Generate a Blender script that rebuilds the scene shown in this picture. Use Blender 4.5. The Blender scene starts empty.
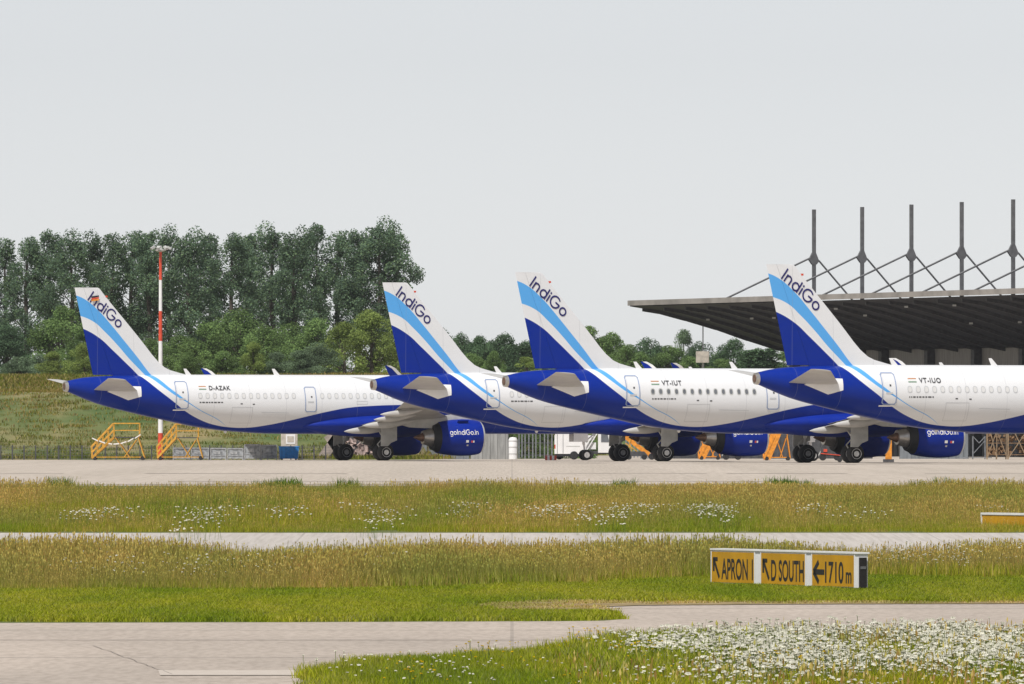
import bpy, math, random
import numpy as np
from math import sin, cos, pi, radians as R
from mathutils import Vector, Matrix

scene = bpy.context.scene
C = scene.collection
# ------------------------------------------------------------ camera, sky, sun, exposure
F, CX, HY, CAMZ = 11400.0, 512.0, 437.0, 1.65
cam = bpy.data.objects.new('camera', bpy.data.cameras.new('camera'))
C.objects.link(cam); scene.camera = cam
cam.location = (0, 0, CAMZ); cam.rotation_euler = (pi/2, 0, 0)
cam.data.sensor_width = 36; cam.data.lens = F/1024*36
cam.data.shift_y = (HY-342)/1024
cam.data.clip_start = 1; cam.data.clip_end = 60000

SUN_EL, SUN_AZ = R(57), R(205)          # azimuth clockwise from +Y: the sun stands behind the camera, a little left
world = bpy.data.worlds.new('World'); scene.world = world; world.use_nodes = True
nt = world.node_tree; nt.nodes.clear()
sky = nt.nodes.new('ShaderNodeTexSky'); sky.sky_type = 'NISHITA'; sky.sun_disc = False
sky.sun_elevation = SUN_EL; sky.sun_rotation = SUN_AZ
sky.air_density = 0.7; sky.dust_density = 0.15; sky.ozone_density = 1.0; sky.altitude = 0
hs = nt.nodes.new('ShaderNodeHueSaturation'); hs.inputs['Saturation'].default_value = 0.16
mxs = nt.nodes.new('ShaderNodeMix'); mxs.data_type = 'RGBA'; mxs.blend_type = 'MULTIPLY'; mxs.inputs[0].default_value = 1
mxs.inputs[7].default_value = (0.985, 0.99, 1.015, 1)
bg = nt.nodes.new('ShaderNodeBackground'); bg.inputs['Strength'].default_value = 0.096
wo = nt.nodes.new('ShaderNodeOutputWorld')
nt.links.new(sky.outputs[0], hs.inputs['Color']); nt.links.new(hs.outputs[0], mxs.inputs[6])
nt.links.new(mxs.outputs[2], bg.inputs['Color']); nt.links.new(bg.outputs[0], wo.inputs['Surface'])

sl = bpy.data.lights.new('sun', 'SUN'); sl.energy = 4.3; sl.angle = R(1.5); sl.color = (1.0, 0.972, 0.935)
so = bpy.data.objects.new('sun', sl); C.objects.link(so)
sd = Vector((sin(SUN_AZ)*cos(SUN_EL), cos(SUN_AZ)*cos(SUN_EL), sin(SUN_EL)))
so.rotation_euler = sd.to_track_quat('Z', 'Y').to_euler()
vs = scene.view_settings
vs.view_transform = 'Standard'; vs.look = 'None'; vs.gamma = 1; vs.exposure = 0.0
scene.render.engine = 'CYCLES'
scene.cycles.max_bounces = 6; scene.cycles.diffuse_bounces = 2; scene.cycles.glossy_bounces = 2
scene.cycles.transmission_bounces = 2; scene.cycles.transparent_max_bounces = 4

# ------------------------------------------------------------ helpers
def px2w(px, py, d):
    return Vector(((px-CX)/F*d, d, CAMZ+(HY-py)/F*d))
def X(px, d): return (px-CX)/F*d

def smooth(t): t = min(1, max(0, t)); return t*t*(3-2*t)
def zprof(d):                                    # the ground falls a little towards the near taxiway
    return -1.2*smooth((362-d)/162.0)
def dist_of(py):                                 # ground distance seen at picture row py
    lo, hi = 60, 890
    for _ in range(50):
        m = (lo+hi)/2
        y = HY+F*(CAMZ-zprof(m))/m
        if y > py: lo = m
        else: hi = m
    return lo

class MB:
    def __init__(s): s.v = []; s.f = []; s.m = []
    def add(s, vs_, fs, mi=0):
        b = len(s.v); s.v += [tuple(p) for p in vs_]
        s.f += [tuple(i+b for i in f) for f in fs]; s.m += [mi]*len(fs)
        return s
    def box(s, c, size, mi=0, rot=None, taper=1.0):
        hx, hy, hz = size[0]/2, size[1]/2, size[2]/2
        P = []
        for z in (-1, 1):
            k = taper if z > 0 else 1
            for x, y in ((-1, -1), (1, -1), (1, 1), (-1, 1)):
                p = Vector((x*hx*k, y*hy*k, z*hz))
                if rot is not None: p = rot @ p
                P.append(p+Vector(c))
        return s.add(P, [(3, 2, 1, 0), (4, 5, 6, 7), (0, 1, 5, 4), (1, 2, 6, 5), (2, 3, 7, 6), (3, 0, 4, 7)], mi)
    def tube(s, p0, p1, r0, r1=None, n=8, mi=0):
        r1 = r0 if r1 is None else r1
        p0, p1 = Vector(p0), Vector(p1); d = (p1-p0).normalized()
        a = d.orthogonal().normalized(); b = d.cross(a)
        P = [p0+(a*cos(2*pi*i/n)+b*sin(2*pi*i/n))*r0 for i in range(n)]
        P += [p1+(a*cos(2*pi*i/n)+b*sin(2*pi*i/n))*r1 for i in range(n)]
        fs = [(i, (i+1) % n, n+(i+1) % n, n+i) for i in range(n)] + [tuple(range(n-1, -1, -1)), tuple(range(n, 2*n))]
        return s.add(P, fs, mi)
    def bar(s, p0, p1, w, mi=0): return s.tube(p0, p1, w*0.7071, n=4, mi=mi)
    def loft(s, rings, mi=0, cap0=True, cap1=True, closed=True):
        n = len(rings[0]); P = [p for r in rings for p in r]; fs = []
        for k in range(len(rings)-1):
            for i in range(n if closed else n-1):
                j = (i+1) % n
                fs.append((k*n+i, k*n+j, (k+1)*n+j, (k+1)*n+i))
        if cap0: fs.append(tuple(range(n-1, -1, -1)))
        if cap1: fs.append(tuple(range((len(rings)-1)*n, len(rings)*n)))
        return s.add(P, fs, mi)
    def lathe(s, origin, axis, prof, n=24, mi=0):
        """prof = [(along, radius)...] about axis from origin"""
        o = Vector(origin); d = Vector(axis).normalized(); a = d.orthogonal().normalized(); b = d.cross(a)
        rings = [[o+d*t+(a*cos(2*pi*i/n)+b*sin(2*pi*i/n))*max(r, 1e-3) for i in range(n)] for t, r in prof]
        return s.loft(rings, mi)
    def build(s, name, mats, parent=None, smooth_angle=None, loc=None):
        me = bpy.data.meshes.new(name); me.from_pydata(s.v, [], s.f)
        if not isinstance(mats, (list, tuple)): mats = [mats]
        for m in mats: me.materials.append(m)
        if len(mats) > 1: me.polygons.foreach_set('material_index', s.m)
        me.validate(); me.update()
        if smooth_angle:
            me.polygons.foreach_set('use_smooth', [True]*len(me.polygons))
            me.set_sharp_from_angle(angle=R(smooth_angle))
        return link(name, me, parent, loc)
def link(name, me, parent=None, loc=None):
    o = bpy.data.objects.new(name, me); C.objects.link(o)
    if parent: o.parent = parent
    if loc is not None: o.location = loc
    return o
def empty(name, loc=(0, 0, 0), rz=0.0):
    o = bpy.data.objects.new(name, None); C.objects.link(o); o.location = loc; o.rotation_euler = (0, 0, rz)
    o.empty_display_size = 0.5
    return o
def tag(o, label=None, cat=None, group=None, kind=None):
    if label: o['label'] = label
    if cat: o['category'] = cat
    if group: o['group'] = group
    if kind: o['kind'] = kind
    return o

# ------------------------------------------------------------ materials
def mat(name, col, rough=0.6, metal=0.0, var=0.0, scale=3.0, coat=0.0, bump=0.0, col2=None, coords='Object', stretch=(1, 1, 1), detail=4):
    m = bpy.data.materials.new(name); m.use_nodes = True; t = m.node_tree; b = t.nodes['Principled BSDF']
    b.inputs['Base Color'].default_value = (*col, 1); b.inputs['Roughness'].default_value = rough
    b.inputs['Metallic'].default_value = metal; b.inputs['Coat Weight'].default_value = coat
    if var or col2 or bump:
        tc = t.nodes.new('ShaderNodeTexCoord'); mp = t.nodes.new('ShaderNodeMapping'); mp.inputs['Scale'].default_value = stretch
        nz = t.nodes.new('ShaderNodeTexNoise'); nz.inputs['Scale'].default_value = scale; nz.inputs['Detail'].default_value = detail
        t.links.new(tc.outputs[coords], mp.inputs[0]); t.links.new(mp.outputs[0], nz.inputs['Vector'])
        rp = t.nodes.new('ShaderNodeValToRGB')
        c2 = col2 if col2 else tuple(c*(1-var) for c in col); c1 = col if col2 else tuple(min(1, c*(1+var)) for c in col)
        rp.color_ramp.elements[0].position = 0.35; rp.color_ramp.elements[1].position = 0.65
        rp.color_ramp.elements[0].color = (*c2, 1); rp.color_ramp.elements[1].color = (*c1, 1)
        t.links.new(nz.outputs['Fac'], rp.inputs[0]); t.links.new(rp.outputs[0], b.inputs['Base Color'])
        if bump:
            bp = t.nodes.new('ShaderNodeBump'); bp.inputs['Strength'].default_value = bump; bp.inputs['Distance'].default_value = 0.05
            t.links.new(nz.outputs['Fac'], bp.inputs['Height']); t.links.new(bp.outputs[0], b.inputs['Normal'])
    return m

M = {}
M['white'] = mat('white_paint', (0.80, 0.79, 0.78), 0.35, var=0.04, scale=1.5)
M['lgrey'] = mat('light_grey_paint', (0.50, 0.50, 0.48), 0.45, var=0.12, scale=2)
M['wing'] = mat('wing_grey_paint', (0.36, 0.35, 0.335), 0.42, var=0.14, scale=1.2)
M['stab'] = mat('stabilizer_paint', (0.50, 0.49, 0.47), 0.4, var=0.08, scale=1.2)
M['blue'] = mat('deep_blue_paint', (0.002, 0.021, 0.26), 0.45, coat=0.0, var=0.08, scale=1.0)
M['blue'].node_tree.nodes['Principled BSDF'].inputs['Specular IOR Level'].default_value = 0.14
M['navy'] = mat('navy_lettering', (0.010, 0.008, 0.13), 0.4)
M['blk'] = mat('black_rubber', (0.018, 0.018, 0.020), 0.75, var=0.3, scale=6)
M['dark'] = mat('dark_interior', (0.015, 0.016, 0.020), 0.6)
M['steel'] = mat('bare_steel', (0.55, 0.53, 0.50), 0.32, metal=0.85, var=0.1, scale=5)
M['burnt'] = mat('burnt_exhaust_metal', (0.22, 0.13, 0.09), 0.45, metal=0.7, var=0.3, scale=6)
M['hub'] = mat('wheel_hub_paint', (0.9, 0.9, 0.88), 0.5, var=0.15, scale=9)
M['hubd'] = mat('grey_wheel_hub', (0.36, 0.36, 0.36), 0.6, var=0.2, scale=9)  # darker grey hub for the far gear legs and carts
M['glass'] = mat('cabin_window_glass', (0.15, 0.16, 0.175), 0.15, var=0.15, scale=3)
M['shade'] = mat('pale_window_blind', (0.66, 0.655, 0.645), 0.5)
M['wrim'] = mat('window_rim_metal', (0.52, 0.53, 0.54), 0.4)
M['doorline'] = mat('door_outline_paint', (0.26, 0.33, 0.50), 0.4)
M['orange_red'] = mat('flag_orange', (0.50, 0.24, 0.12), 0.5)
M['green_flag'] = mat('flag_green', (0.16, 0.28, 0.18), 0.5)
M['red'] = mat('red_paint', (0.62, 0.07, 0.03), 0.5, var=0.12, scale=4)
M['yel'] = mat('yellow_steel', (0.60, 0.31, 0.035), 0.5, var=0.2, scale=5)
M['orange'] = mat('orange_steel', (0.72, 0.27, 0.025), 0.5, var=0.2, scale=5)
M['dgrey'] = mat('dark_grey_steel', (0.06, 0.06, 0.065), 0.55, var=0.25, scale=3)
M['mgrey'] = mat('mid_grey_steel', (0.12, 0.12, 0.125), 0.55, var=0.2, scale=2)
M['galv'] = mat('galvanised_sheet', (0.22, 0.23, 0.25), 0.5, metal=0.3, var=0.25, scale=4)
M['brown'] = mat('weathered_wood', (0.19, 0.11, 0.055), 0.8, var=0.35, scale=5)
M['bbin'] = mat('blue_plastic', (0.02, 0.26, 0.72), 0.45, var=0.12, scale=4)
M['bark'] = mat('tree_bark', (0.075, 0.06, 0.048), 0.9, var=0.3, scale=3)
M['signy'] = mat('sign_yellow_face', (0.55, 0.285, 0.0015), 0.7, var=0.10, scale=2.5)
M['signb'] = mat('sign_black', (0.014, 0.012, 0.012), 0.6)
M['tape'] = mat('white_tape', (0.8, 0.76, 0.72), 0.6)
M['beige'] = mat('beige_cabinet', (0.50, 0.45, 0.38), 0.6, var=0.15, scale=3)

def ramp_curve(fc, pts):
    cv = fc.mapping.curves[0]
    for i, (a, b) in enumerate(pts):
        if i < 2: cv.points[i].location = (a, b)
        else: cv.points.new(a, b)
    fc.mapping.use_clip = False; fc.mapping.update()

def livery_material():
    """white fuselage, deep blue tail and belly and the light blue band, as paint laid out along the airframe (u from the tail end, z above ground)"""
    B3 = [(0, 9.7), (1.62, 9.18), (2.75, 8.57), (3.76, 7.7), (4.63, 6.9), (5.4, 6.18), (5.94, 5.62), (6.59, 5.0), (7.69, 4.15), (8.64, 3.46), (9.83, 2.86), (10.9, 2.52),
          (12.13, 2.33), (13.4, 2.30), (14.87, 2.49), (16.34, 2.79), (17.63, 3.09), (19.16, 3.43), (20.79, 3.71), (22.67, 3.84), (24.1, 3.89), (30, 3.9)]
    B2 = [(0, 10.35), (1.42, 10.06), (2.31, 9.7), (3.18, 8.98), (4.18, 7.98), (4.93, 7.15), (5.8, 6.30), (6.37, 5.75), (7.18, 5.04), (7.97, 4.47), (8.70, 4.06), (9.85, 3.415), (11.05, 2.87), (12, 2.3), (13, 1.5), (30, 1.5)]
    B1 = [(0, 11.75), (1.13, 11.48), (1.73, 11.22), (2.75, 10.41), (3.76, 9.33), (4.63, 8.33), (5.65, 7.14), (6.45, 6.14), (7.0, 5.58), (7.5, 5.07), (7.99, 4.69), (8.70, 4.16), (9.85, 3.46), (11.05, 2.91), (12, 2.3), (13, 1.5), (30, 1.5)]
    m = bpy.data.materials.new('aircraft_livery_paint'); m.use_nodes = True; t = m.node_tree; N = t.nodes; L = t.links
    b = N['Principled BSDF']; b.inputs['Roughness'].default_value = 0.30; b.inputs['Specular IOR Level'].default_value = 0.14
    tc = N.new('ShaderNodeTexCoord'); sp = N.new('ShaderNodeSeparateXYZ'); L.new(tc.outputs['Object'], sp.inputs[0])
    du = N.new('ShaderNodeMath'); du.operation = 'DIVIDE'; du.inputs[1].default_value = 30; L.new(sp.outputs['X'], du.inputs[0])
    dz = N.new('ShaderNodeMath'); dz.operation = 'DIVIDE'; dz.inputs[1].default_value = 13; L.new(sp.outputs['Z'], dz.inputs[0])
    def below(pts):
        fc = N.new('ShaderNodeFloatCurve'); ramp_curve(fc, [(a/30, z/13) for a, z in pts]); L.new(du.outputs[0], fc.inputs['Value'])
        d = N.new('ShaderNodeMath'); d.operation = 'SUBTRACT'; L.new(fc.outputs[0], d.inputs[0]); L.new(dz.outputs[0], d.inputs[1])
        k = N.new('ShaderNodeMath'); k.operation = 'MULTIPLY_ADD'; k.inputs[1].default_value = 600; k.inputs[2].default_value = 0.5; k.use_clamp = True
        L.new(d.outputs[0], k.inputs[0]); return k.outputs[0]
    def mix(fac, a, c):
        x = N.new('ShaderNodeMix'); x.data_type = 'RGBA'; L.new(fac, x.inputs[0])
        if isinstance(a, tuple): x.inputs[6].default_value = (*a, 1)
        else: L.new(a, x.inputs[6])
        if isinstance(c, tuple): x.inputs[7].default_value = (*c, 1)
        else: L.new(c, x.inputs[7])
        return x.outputs[2]
    # faint dirt and panel toning on the white
    nz = N.new('ShaderNodeTexNoise'); nz.inputs['Scale'].default_value = 0.8; nz.inputs['Detail'].default_value = 6
    mp = N.new('ShaderNodeMapping'); mp.inputs['Scale'].default_value = (0.6, 1, 2.2); L.new(tc.outputs['Object'], mp.inputs[0]); L.new(mp.outputs[0], nz.inputs['Vector'])
    white = mix(nz.outputs['Fac'], (0.745, 0.75, 0.76), (0.685, 0.69, 0.70))
    blue = mix(nz.outputs['Fac'], (0.0015, 0.021, 0.275), (0.003, 0.024, 0.22))
    c = mix(below(B1), white, (0.10, 0.37, 0.76))
    c = mix(below(B2), c, white)
    c = mix(below(B3), c, blue)
    # thin panel seams: rings every 2.67 m along the body
    md = N.new('ShaderNodeMath'); md.operation = 'PINGPONG'; md.inputs[1].default_value = 1.335; L.new(sp.outputs['X'], md.inputs[0])
    lt = N.new('ShaderNodeMath'); lt.operation = 'LESS_THAN'; lt.inputs[1].default_value = 0.012; L.new(md.outputs[0], lt.inputs[0])
    s8 = N.new('ShaderNodeMath'); s8.operation = 'MULTIPLY'; s8.inputs[1].default_value = 0.35; L.new(lt.outputs[0], s8.inputs[0])
    c = mix(s8.outputs[0], c, (0.25, 0.26, 0.30))
    L.new(c, b.inputs['Base Color'])
    return m
M['livery'] = livery_material()

# ------------------------------------------------------------ ground, pavements
def ground_mat():
    m = bpy.data.materials.new('grassland_soil'); m.use_nodes = True; t = m.node_tree; N = t.nodes; L = t.links; b = N['Principled BSDF']
    b.inputs['Roughness'].default_value = 0.95
    g = N.new('ShaderNodeNewGeometry'); mp = N.new('ShaderNodeMapping'); mp.inputs['Scale'].default_value = (1, 0.3, 1); L.new(g.outputs['Position'], mp.inputs[0])
    n1 = N.new('ShaderNodeTexNoise'); n1.inputs['Scale'].default_value = 0.35; n1.inputs['Detail'].default_value = 8; L.new(mp.outputs[0], n1.inputs['Vector'])
    r = N.new('ShaderNodeValToRGB'); e = r.color_ramp.elements; e[0].position = 0.3; e[0].color = (0.07, 0.10, 0.02, 1); e[1].position = 0.7; e[1].color = (0.15, 0.15, 0.045, 1)
    L.new(n1.outputs['Fac'], r.inputs[0]); L.new(r.outputs[0], b.inputs['Base Color'])
    return m
def concrete_mat(name, c1, c2, slab=(5.0, 5.0), stain=0.5, seam=0.05, ystr=.12):
    m = bpy.data.materials.new(name); m.use_nodes = True; t = m.node_tree; N = t.nodes; L = t.links; b = N['Principled BSDF']
    b.inputs['Roughness'].default_value = 0.9
    g = N.new('ShaderNodeNewGeometry'); sp = N.new('ShaderNodeSeparateXYZ'); L.new(g.outputs['Position'], sp.inputs[0])
    n1 = N.new('ShaderNodeTexNoise'); n1.inputs['Scale'].default_value = 0.22; n1.inputs['Detail'].default_value = 9
    mp = N.new('ShaderNodeMapping'); mp.inputs['Scale'].default_value = (1, ystr, 1); L.new(g.outputs['Position'], mp.inputs[0]); L.new(mp.outputs[0], n1.inputs['Vector'])
    n2 = N.new('ShaderNodeTexNoise'); n2.inputs['Scale'].default_value = 9; n2.inputs['Detail'].default_value = 5
    mp2 = N.new('ShaderNodeMapping'); mp2.inputs['Scale'].default_value = (1, ystr*.6, 1); L.new(g.outputs['Position'], mp2.inputs[0]); L.new(mp2.outputs[0], n2.inputs['Vector'])
    r = N.new('ShaderNodeValToRGB'); e = r.color_ramp.elements; e[0].position = 0.3; e[0].color = (*c2, 1); e[1].position = 0.7; e[1].color = (*c1, 1)
    L.new(n1.outputs['Fac'], r.inputs[0])
    x = N.new('ShaderNodeMix'); x.data_type = 'RGBA'; x.blend_type = 'MULTIPLY'; x.inputs[0].default_value = stain
    r2 = N.new('ShaderNodeValToRGB'); r2.color_ramp.elements[0].position = 0.35; r2.color_ramp.elements[0].color = (0.6, 0.58, 0.55, 1); r2.color_ramp.elements[1].position = 0.6; r2.color_ramp.elements[1].color = (1, 1, 1, 1)
    L.new(n2.outputs['Fac'], r2.inputs[0]); L.new(r.outputs[0], x.inputs[6]); L.new(r2.outputs[0], x.inputs[7])
    out = x.outputs[2]
    for ax, per, w in (('X', slab[0], seam), ('Y', slab[1], seam*6)):
        pp = N.new('ShaderNodeMath'); pp.operation = 'PINGPONG'; pp.inputs[1].default_value = per/2; L.new(sp.outputs[ax], pp.inputs[0])
        lt = N.new('ShaderNodeMath'); lt.operation = 'LESS_THAN'; lt.inputs[1].default_value = w/2; L.new(pp.outputs[0], lt.inputs[0])
        k = N.new('ShaderNodeMath'); k.operation = 'MULTIPLY'; k.inputs[1].default_value = 0.45 if ax == 'Y' else 0.25; L.new(lt.outputs[0], k.inputs[0])
        y = N.new('ShaderNodeMix'); y.data_type = 'RGBA'; L.new(k.outputs[0], y.inputs[0]); L.new(out, y.inputs[6]); y.inputs[7].default_value = (0.07, 0.065, 0.06, 1); out = y.outputs[2]
    L.new(out, b.inputs['Base Color'])
    return m
M['ground'] = ground_mat()
M['apron'] = concrete_mat('apron_concrete', (0.53, 0.46, 0.39), (0.45, 0.39, 0.325), (7.5, 38.0), 0.45, 0.06, .012)
M['strip'] = concrete_mat('taxiway_concrete', (0.52, 0.48, 0.44), (0.46, 0.42, 0.38), (5, 60), 0.4, 0.05, .03)
M['near'] = concrete_mat('near_taxiway_concrete', (0.50, 0.425, 0.36), (0.385, 0.33, 0.28), (12, 21.0), 0.45, 0.05, .25)
M['soil'] = mat('dry_straw_soil', (0.36, 0.26, 0.13), 0.95, col2=(0.20, 0.15, 0.06), scale=2.0, detail=8)

def sheet(name, x0, x1, ds, dz, m, nx=2):
    b = MB(); ds = list(ds)
    P = [(x0+(x1-x0)*i/(nx-1), d, zprof(d)+dz) for d in ds for i in range(nx)]
    fs = [(k*nx+i, k*nx+i+1, (k+1)*nx+i+1, (k+1)*nx+i) for k in range(len(ds)-1) for i in range(nx-1)]
    b.add(P, fs); return tag(b.build(name, m), kind='structure')
sheet('ground', -3000, 3000, [-400, 0, 100]+list(np.arange(150, 380, 6.0))+[420, 600, 900, 2000, 6000], 0.0, M['ground'], 3)
DA0, DA1 = dist_of(491), 1012.0
sheet('apron', -400, 400, [DA0, 400, 500, 600, 700, 800, 900, DA1], 0.004, M['apron'])
M['seam'] = mat('patched_seam', (0.24, 0.20, 0.17), .9, col2=(0.36, 0.31, 0.26), scale=.4, stretch=(1, .02, 1))
sm_ = random.Random(9)
for py_, wd in ((473.6, 6.5), (481.5, 3.4), (484.6, 3.6)):
    sb = MB(); d_ = dist_of(py_); x_ = -60.0
    while x_ < 60:
        l_ = sm_.uniform(2, 14); w_ = wd*sm_.uniform(.5, 1.1)
        if sm_.random() < .62: sb.add([(x_, d_-w_/2, .009), (x_+l_, d_-w_/2, .009), (x_+l_, d_+w_/2, .009), (x_, d_+w_/2, .009)], [(0, 1, 2, 3)])
        x_ += l_+sm_.uniform(.1, 4)
    tag(sb.build('apron_seam', M['seam']), kind='structure')
DB0, DB1 = dist_of(559), dist_of(533)
sheet('middle_taxiway', -400, 400, np.linspace(DB0, DB1, 8), 0.004, M['strip'])

def poly_sheet(name, pts, z, m):
    import bmesh
    bm = bmesh.new(); vs_ = [bm.verts.new((p[0], p[1], z)) for p in pts]; f = bm.faces.new(vs_)
    if f.normal.z < 0: f.normal_flip()
    bm.normal_update(); bmesh.ops.triangulate(bm, faces=[f])
    me = bpy.data.meshes.new(name); bm.to_mesh(me); bm.free(); me.materials.append(m)
    return tag(link(name, me), kind='structure')
def g(px, py, d=None):
    d = dist_of(py); return ((px-CX)/F*d, d)
near_far = [(-4000, 622.5), (-100, 623.5), (300, 622.5), (560, 621.5), (604, 621), (622, 619.5), (628, 617.5), (618, 614.5), (600, 611.5), (595, 609), (604, 607.2), (640, 606), (760, 605), (900, 604.5), (1200, 604), (5000, 604)]
island = [(5000, 642), (1200, 643), (1000, 644), (860, 646), (760, 647), (680, 649), (610, 651), (540, 655), (470, 659), (400, 663), (350, 667), (315, 673), (303, 679), (301, 686), (296, 720), (280, 790)]
near_poly = [g(*p) for p in near_far] + [g(*p) for p in island] + [(-3, 60), (-50, 60)]
poly_sheet('near_taxiway', near_poly, -1.2+0.004, M['near'])
dry = [(350, 607), (430, 606), (520, 603), (620, 602), (800, 601.5), (1200, 601), (5000, 601), (5000, 604), (1200, 604), (900, 604.5), (760, 605), (640, 606), (604, 607.2), (595, 609), (600, 611.5), (580, 613), (500, 613), (430, 611)]
b = poly_sheet('dry_verge', [g(*p) for p in dry], -1.19+0.004, M['soil'])
# painted mark and cracks on the near concrete
mk = MB()
a0, a1 = dist_of(676), dist_of(671)
mk.add([(X(160, a0), a0, -1.188), (X(303, a0), a0, -1.188), (X(300, a1), a1, -1.188), (X(158, a1), a1, -1.188)], [(0, 1, 2, 3)])
M['joint'] = mat('joint_sealant', (0.22, 0.19, 0.165), .9, col2=(0.36, 0.31, 0.27), scale=2)
for py_, w_, x0_, x1_ in ((640.6, .16, -30, 1.0), (679.2, .05, -30, -2.6), (655.5, .03, -30, -4.2), (613.5, .06, 1.8, 30)):
    d_ = dist_of(py_); jb = MB(); jb.add([(x0_, d_, -1.1885), (x1_, d_, -1.1885), (x1_, d_+w_, -1.1885), (x0_, d_+w_, -1.1885)], [(0, 1, 2, 3)]); tag(jb.build('pavement_joint', M['joint']), kind='structure')
M['oldpaint'] = mat('worn_pale_marking', (0.54, 0.48, 0.42), 0.9, col2=(0.46, 0.40, 0.34), scale=5)
tag(mk.build('pavement_marking', M['oldpaint']), kind='structure')
ck = MB(); rnd = random.Random(5)
pts = []
for i in range(24):
    t = i/23; px = 92+(172-92)*t; py = 646+(675-646)*t
    q = g(px+rnd.uniform(-1.2, 1.2), py+rnd.uniform(-.3, .3)); pts.append(q)
for i in range(23):
    (xa, ya), (xb, yb) = pts[i], pts[i+1]
    ck.add([(xa, ya, -1.187), (xa+.013, ya, -1.187), (xb+.013, yb, -1.187), (xb, yb, -1.187)], [(0, 1, 2, 3)])
M['crack'] = mat('crack_tar', (0.26, 0.225, 0.195), 0.9)
tag(ck.build('pavement_crack', M['crack']), kind='structure')

# the air: one even, pale volume round the camera and the whole place
hz = MB(); hz.box((0, 2850, 20), (6300, 6800, 48)); HZM = bpy.data.materials.new('pale_haze'); HZM.use_nodes = True; _t = HZM.node_tree; _t.nodes.clear()
_v = _t.nodes.new('ShaderNodeVolumePrincipled'); _v.inputs['Color'].default_value = (0.86, 0.90, 0.95, 1); _v.inputs['Density'].default_value = 0.000032; _v.inputs['Anisotropy'].default_value = 0.0
_o = _t.nodes.new('ShaderNodeOutputMaterial'); _t.links.new(_v.outputs[0], _o.inputs['Volume'])
tag(hz.build('haze', HZM), 'thin pale summer haze over the airfield', 'haze', kind='stuff')
# embankment behind the apron, with a higher terrace
rn = np.random.RandomState(3)
_w = [(rn.uniform(.03, .35), rn.uniform(.03, .35), rn.uniform(0, 6.28), rn.uniform(.3, 1)) for _ in range(14)]
def wob(x, y): return sum(a*sin(x*fx+y*fy+p) for fx, fy, p, a in _w)/8
def toe(x): return 828+195*smooth((x+8)/14.0)
def bank_z(x, d):
    t = d-toe(x)
    z = 5.0*smooth((t+1)/36) + 1.3*smooth((t-42)/16)
    return z + 0.22*wob(x, d)*min(1, max(0, t/8)) + (0.04 if t > -5 else -0.1)
def bank():
    xs = np.concatenate([np.arange(-160, -60, 5), np.arange(-60, 34, 0.8), np.arange(34, 200, 8)])
    ts = np.concatenate([np.arange(-6, 70, 0.8), np.arange(70, 120, 6), [200, 400, 800, 1500]])
    P = []; 
    for t in ts:
        for x in xs:
            d = toe(x)+t; P.append((x, d, bank_z(x, d)))
    nx = len(xs)
    fs = [(k*nx+i, k*nx+i+1, (k+1)*nx+i+1, (k+1)*nx+i) for k in range(len(ts)-1) for i in range(nx-1)]
    m = bpy.data.materials.new('rough_bank_grass'); m.use_nodes = True; t = m.node_tree; N = t.nodes; L = t.links; b = N['Principled BSDF']; b.inputs['Roughness'].default_value = 0.95
    tc = N.new('ShaderNodeTexCoord'); mp = N.new('ShaderNodeMapping'); mp.inputs['Scale'].default_value = (0.10, 0.045, 0.2); mp.inputs['Rotation'].default_value = (0, 0.5, 0)
    L.new(tc.outputs['Object'], mp.inputs[0]); n1 = N.new('ShaderNodeTexNoise'); n1.inputs['Scale'].default_value = 1.0; n1.inputs['Detail'].default_value = 9; n1.inputs['Roughness'].default_value = .62; L.new(mp.outputs[0], n1.inputs['Vector'])
    r = N.new('ShaderNodeValToRGB'); e = r.color_ramp.elements; e[0].position = 0.40; e[0].color = (0.065, 0.11, 0.025, 1); e[1].position = 0.60; e[1].color = (0.27, 0.215, 0.10, 1)
    q = e.new(0.5); q.color = (0.14, 0.155, 0.05, 1)
    L.new(n1.outputs['Fac'], r.inputs[0]); L.new(r.outputs[0], b.inputs['Base Color'])
    bb = MB(); bb.add(P, fs); o = bb.build('embankment', m, smooth_angle=80); tag(o, kind='structure'); return o
bank()

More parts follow.
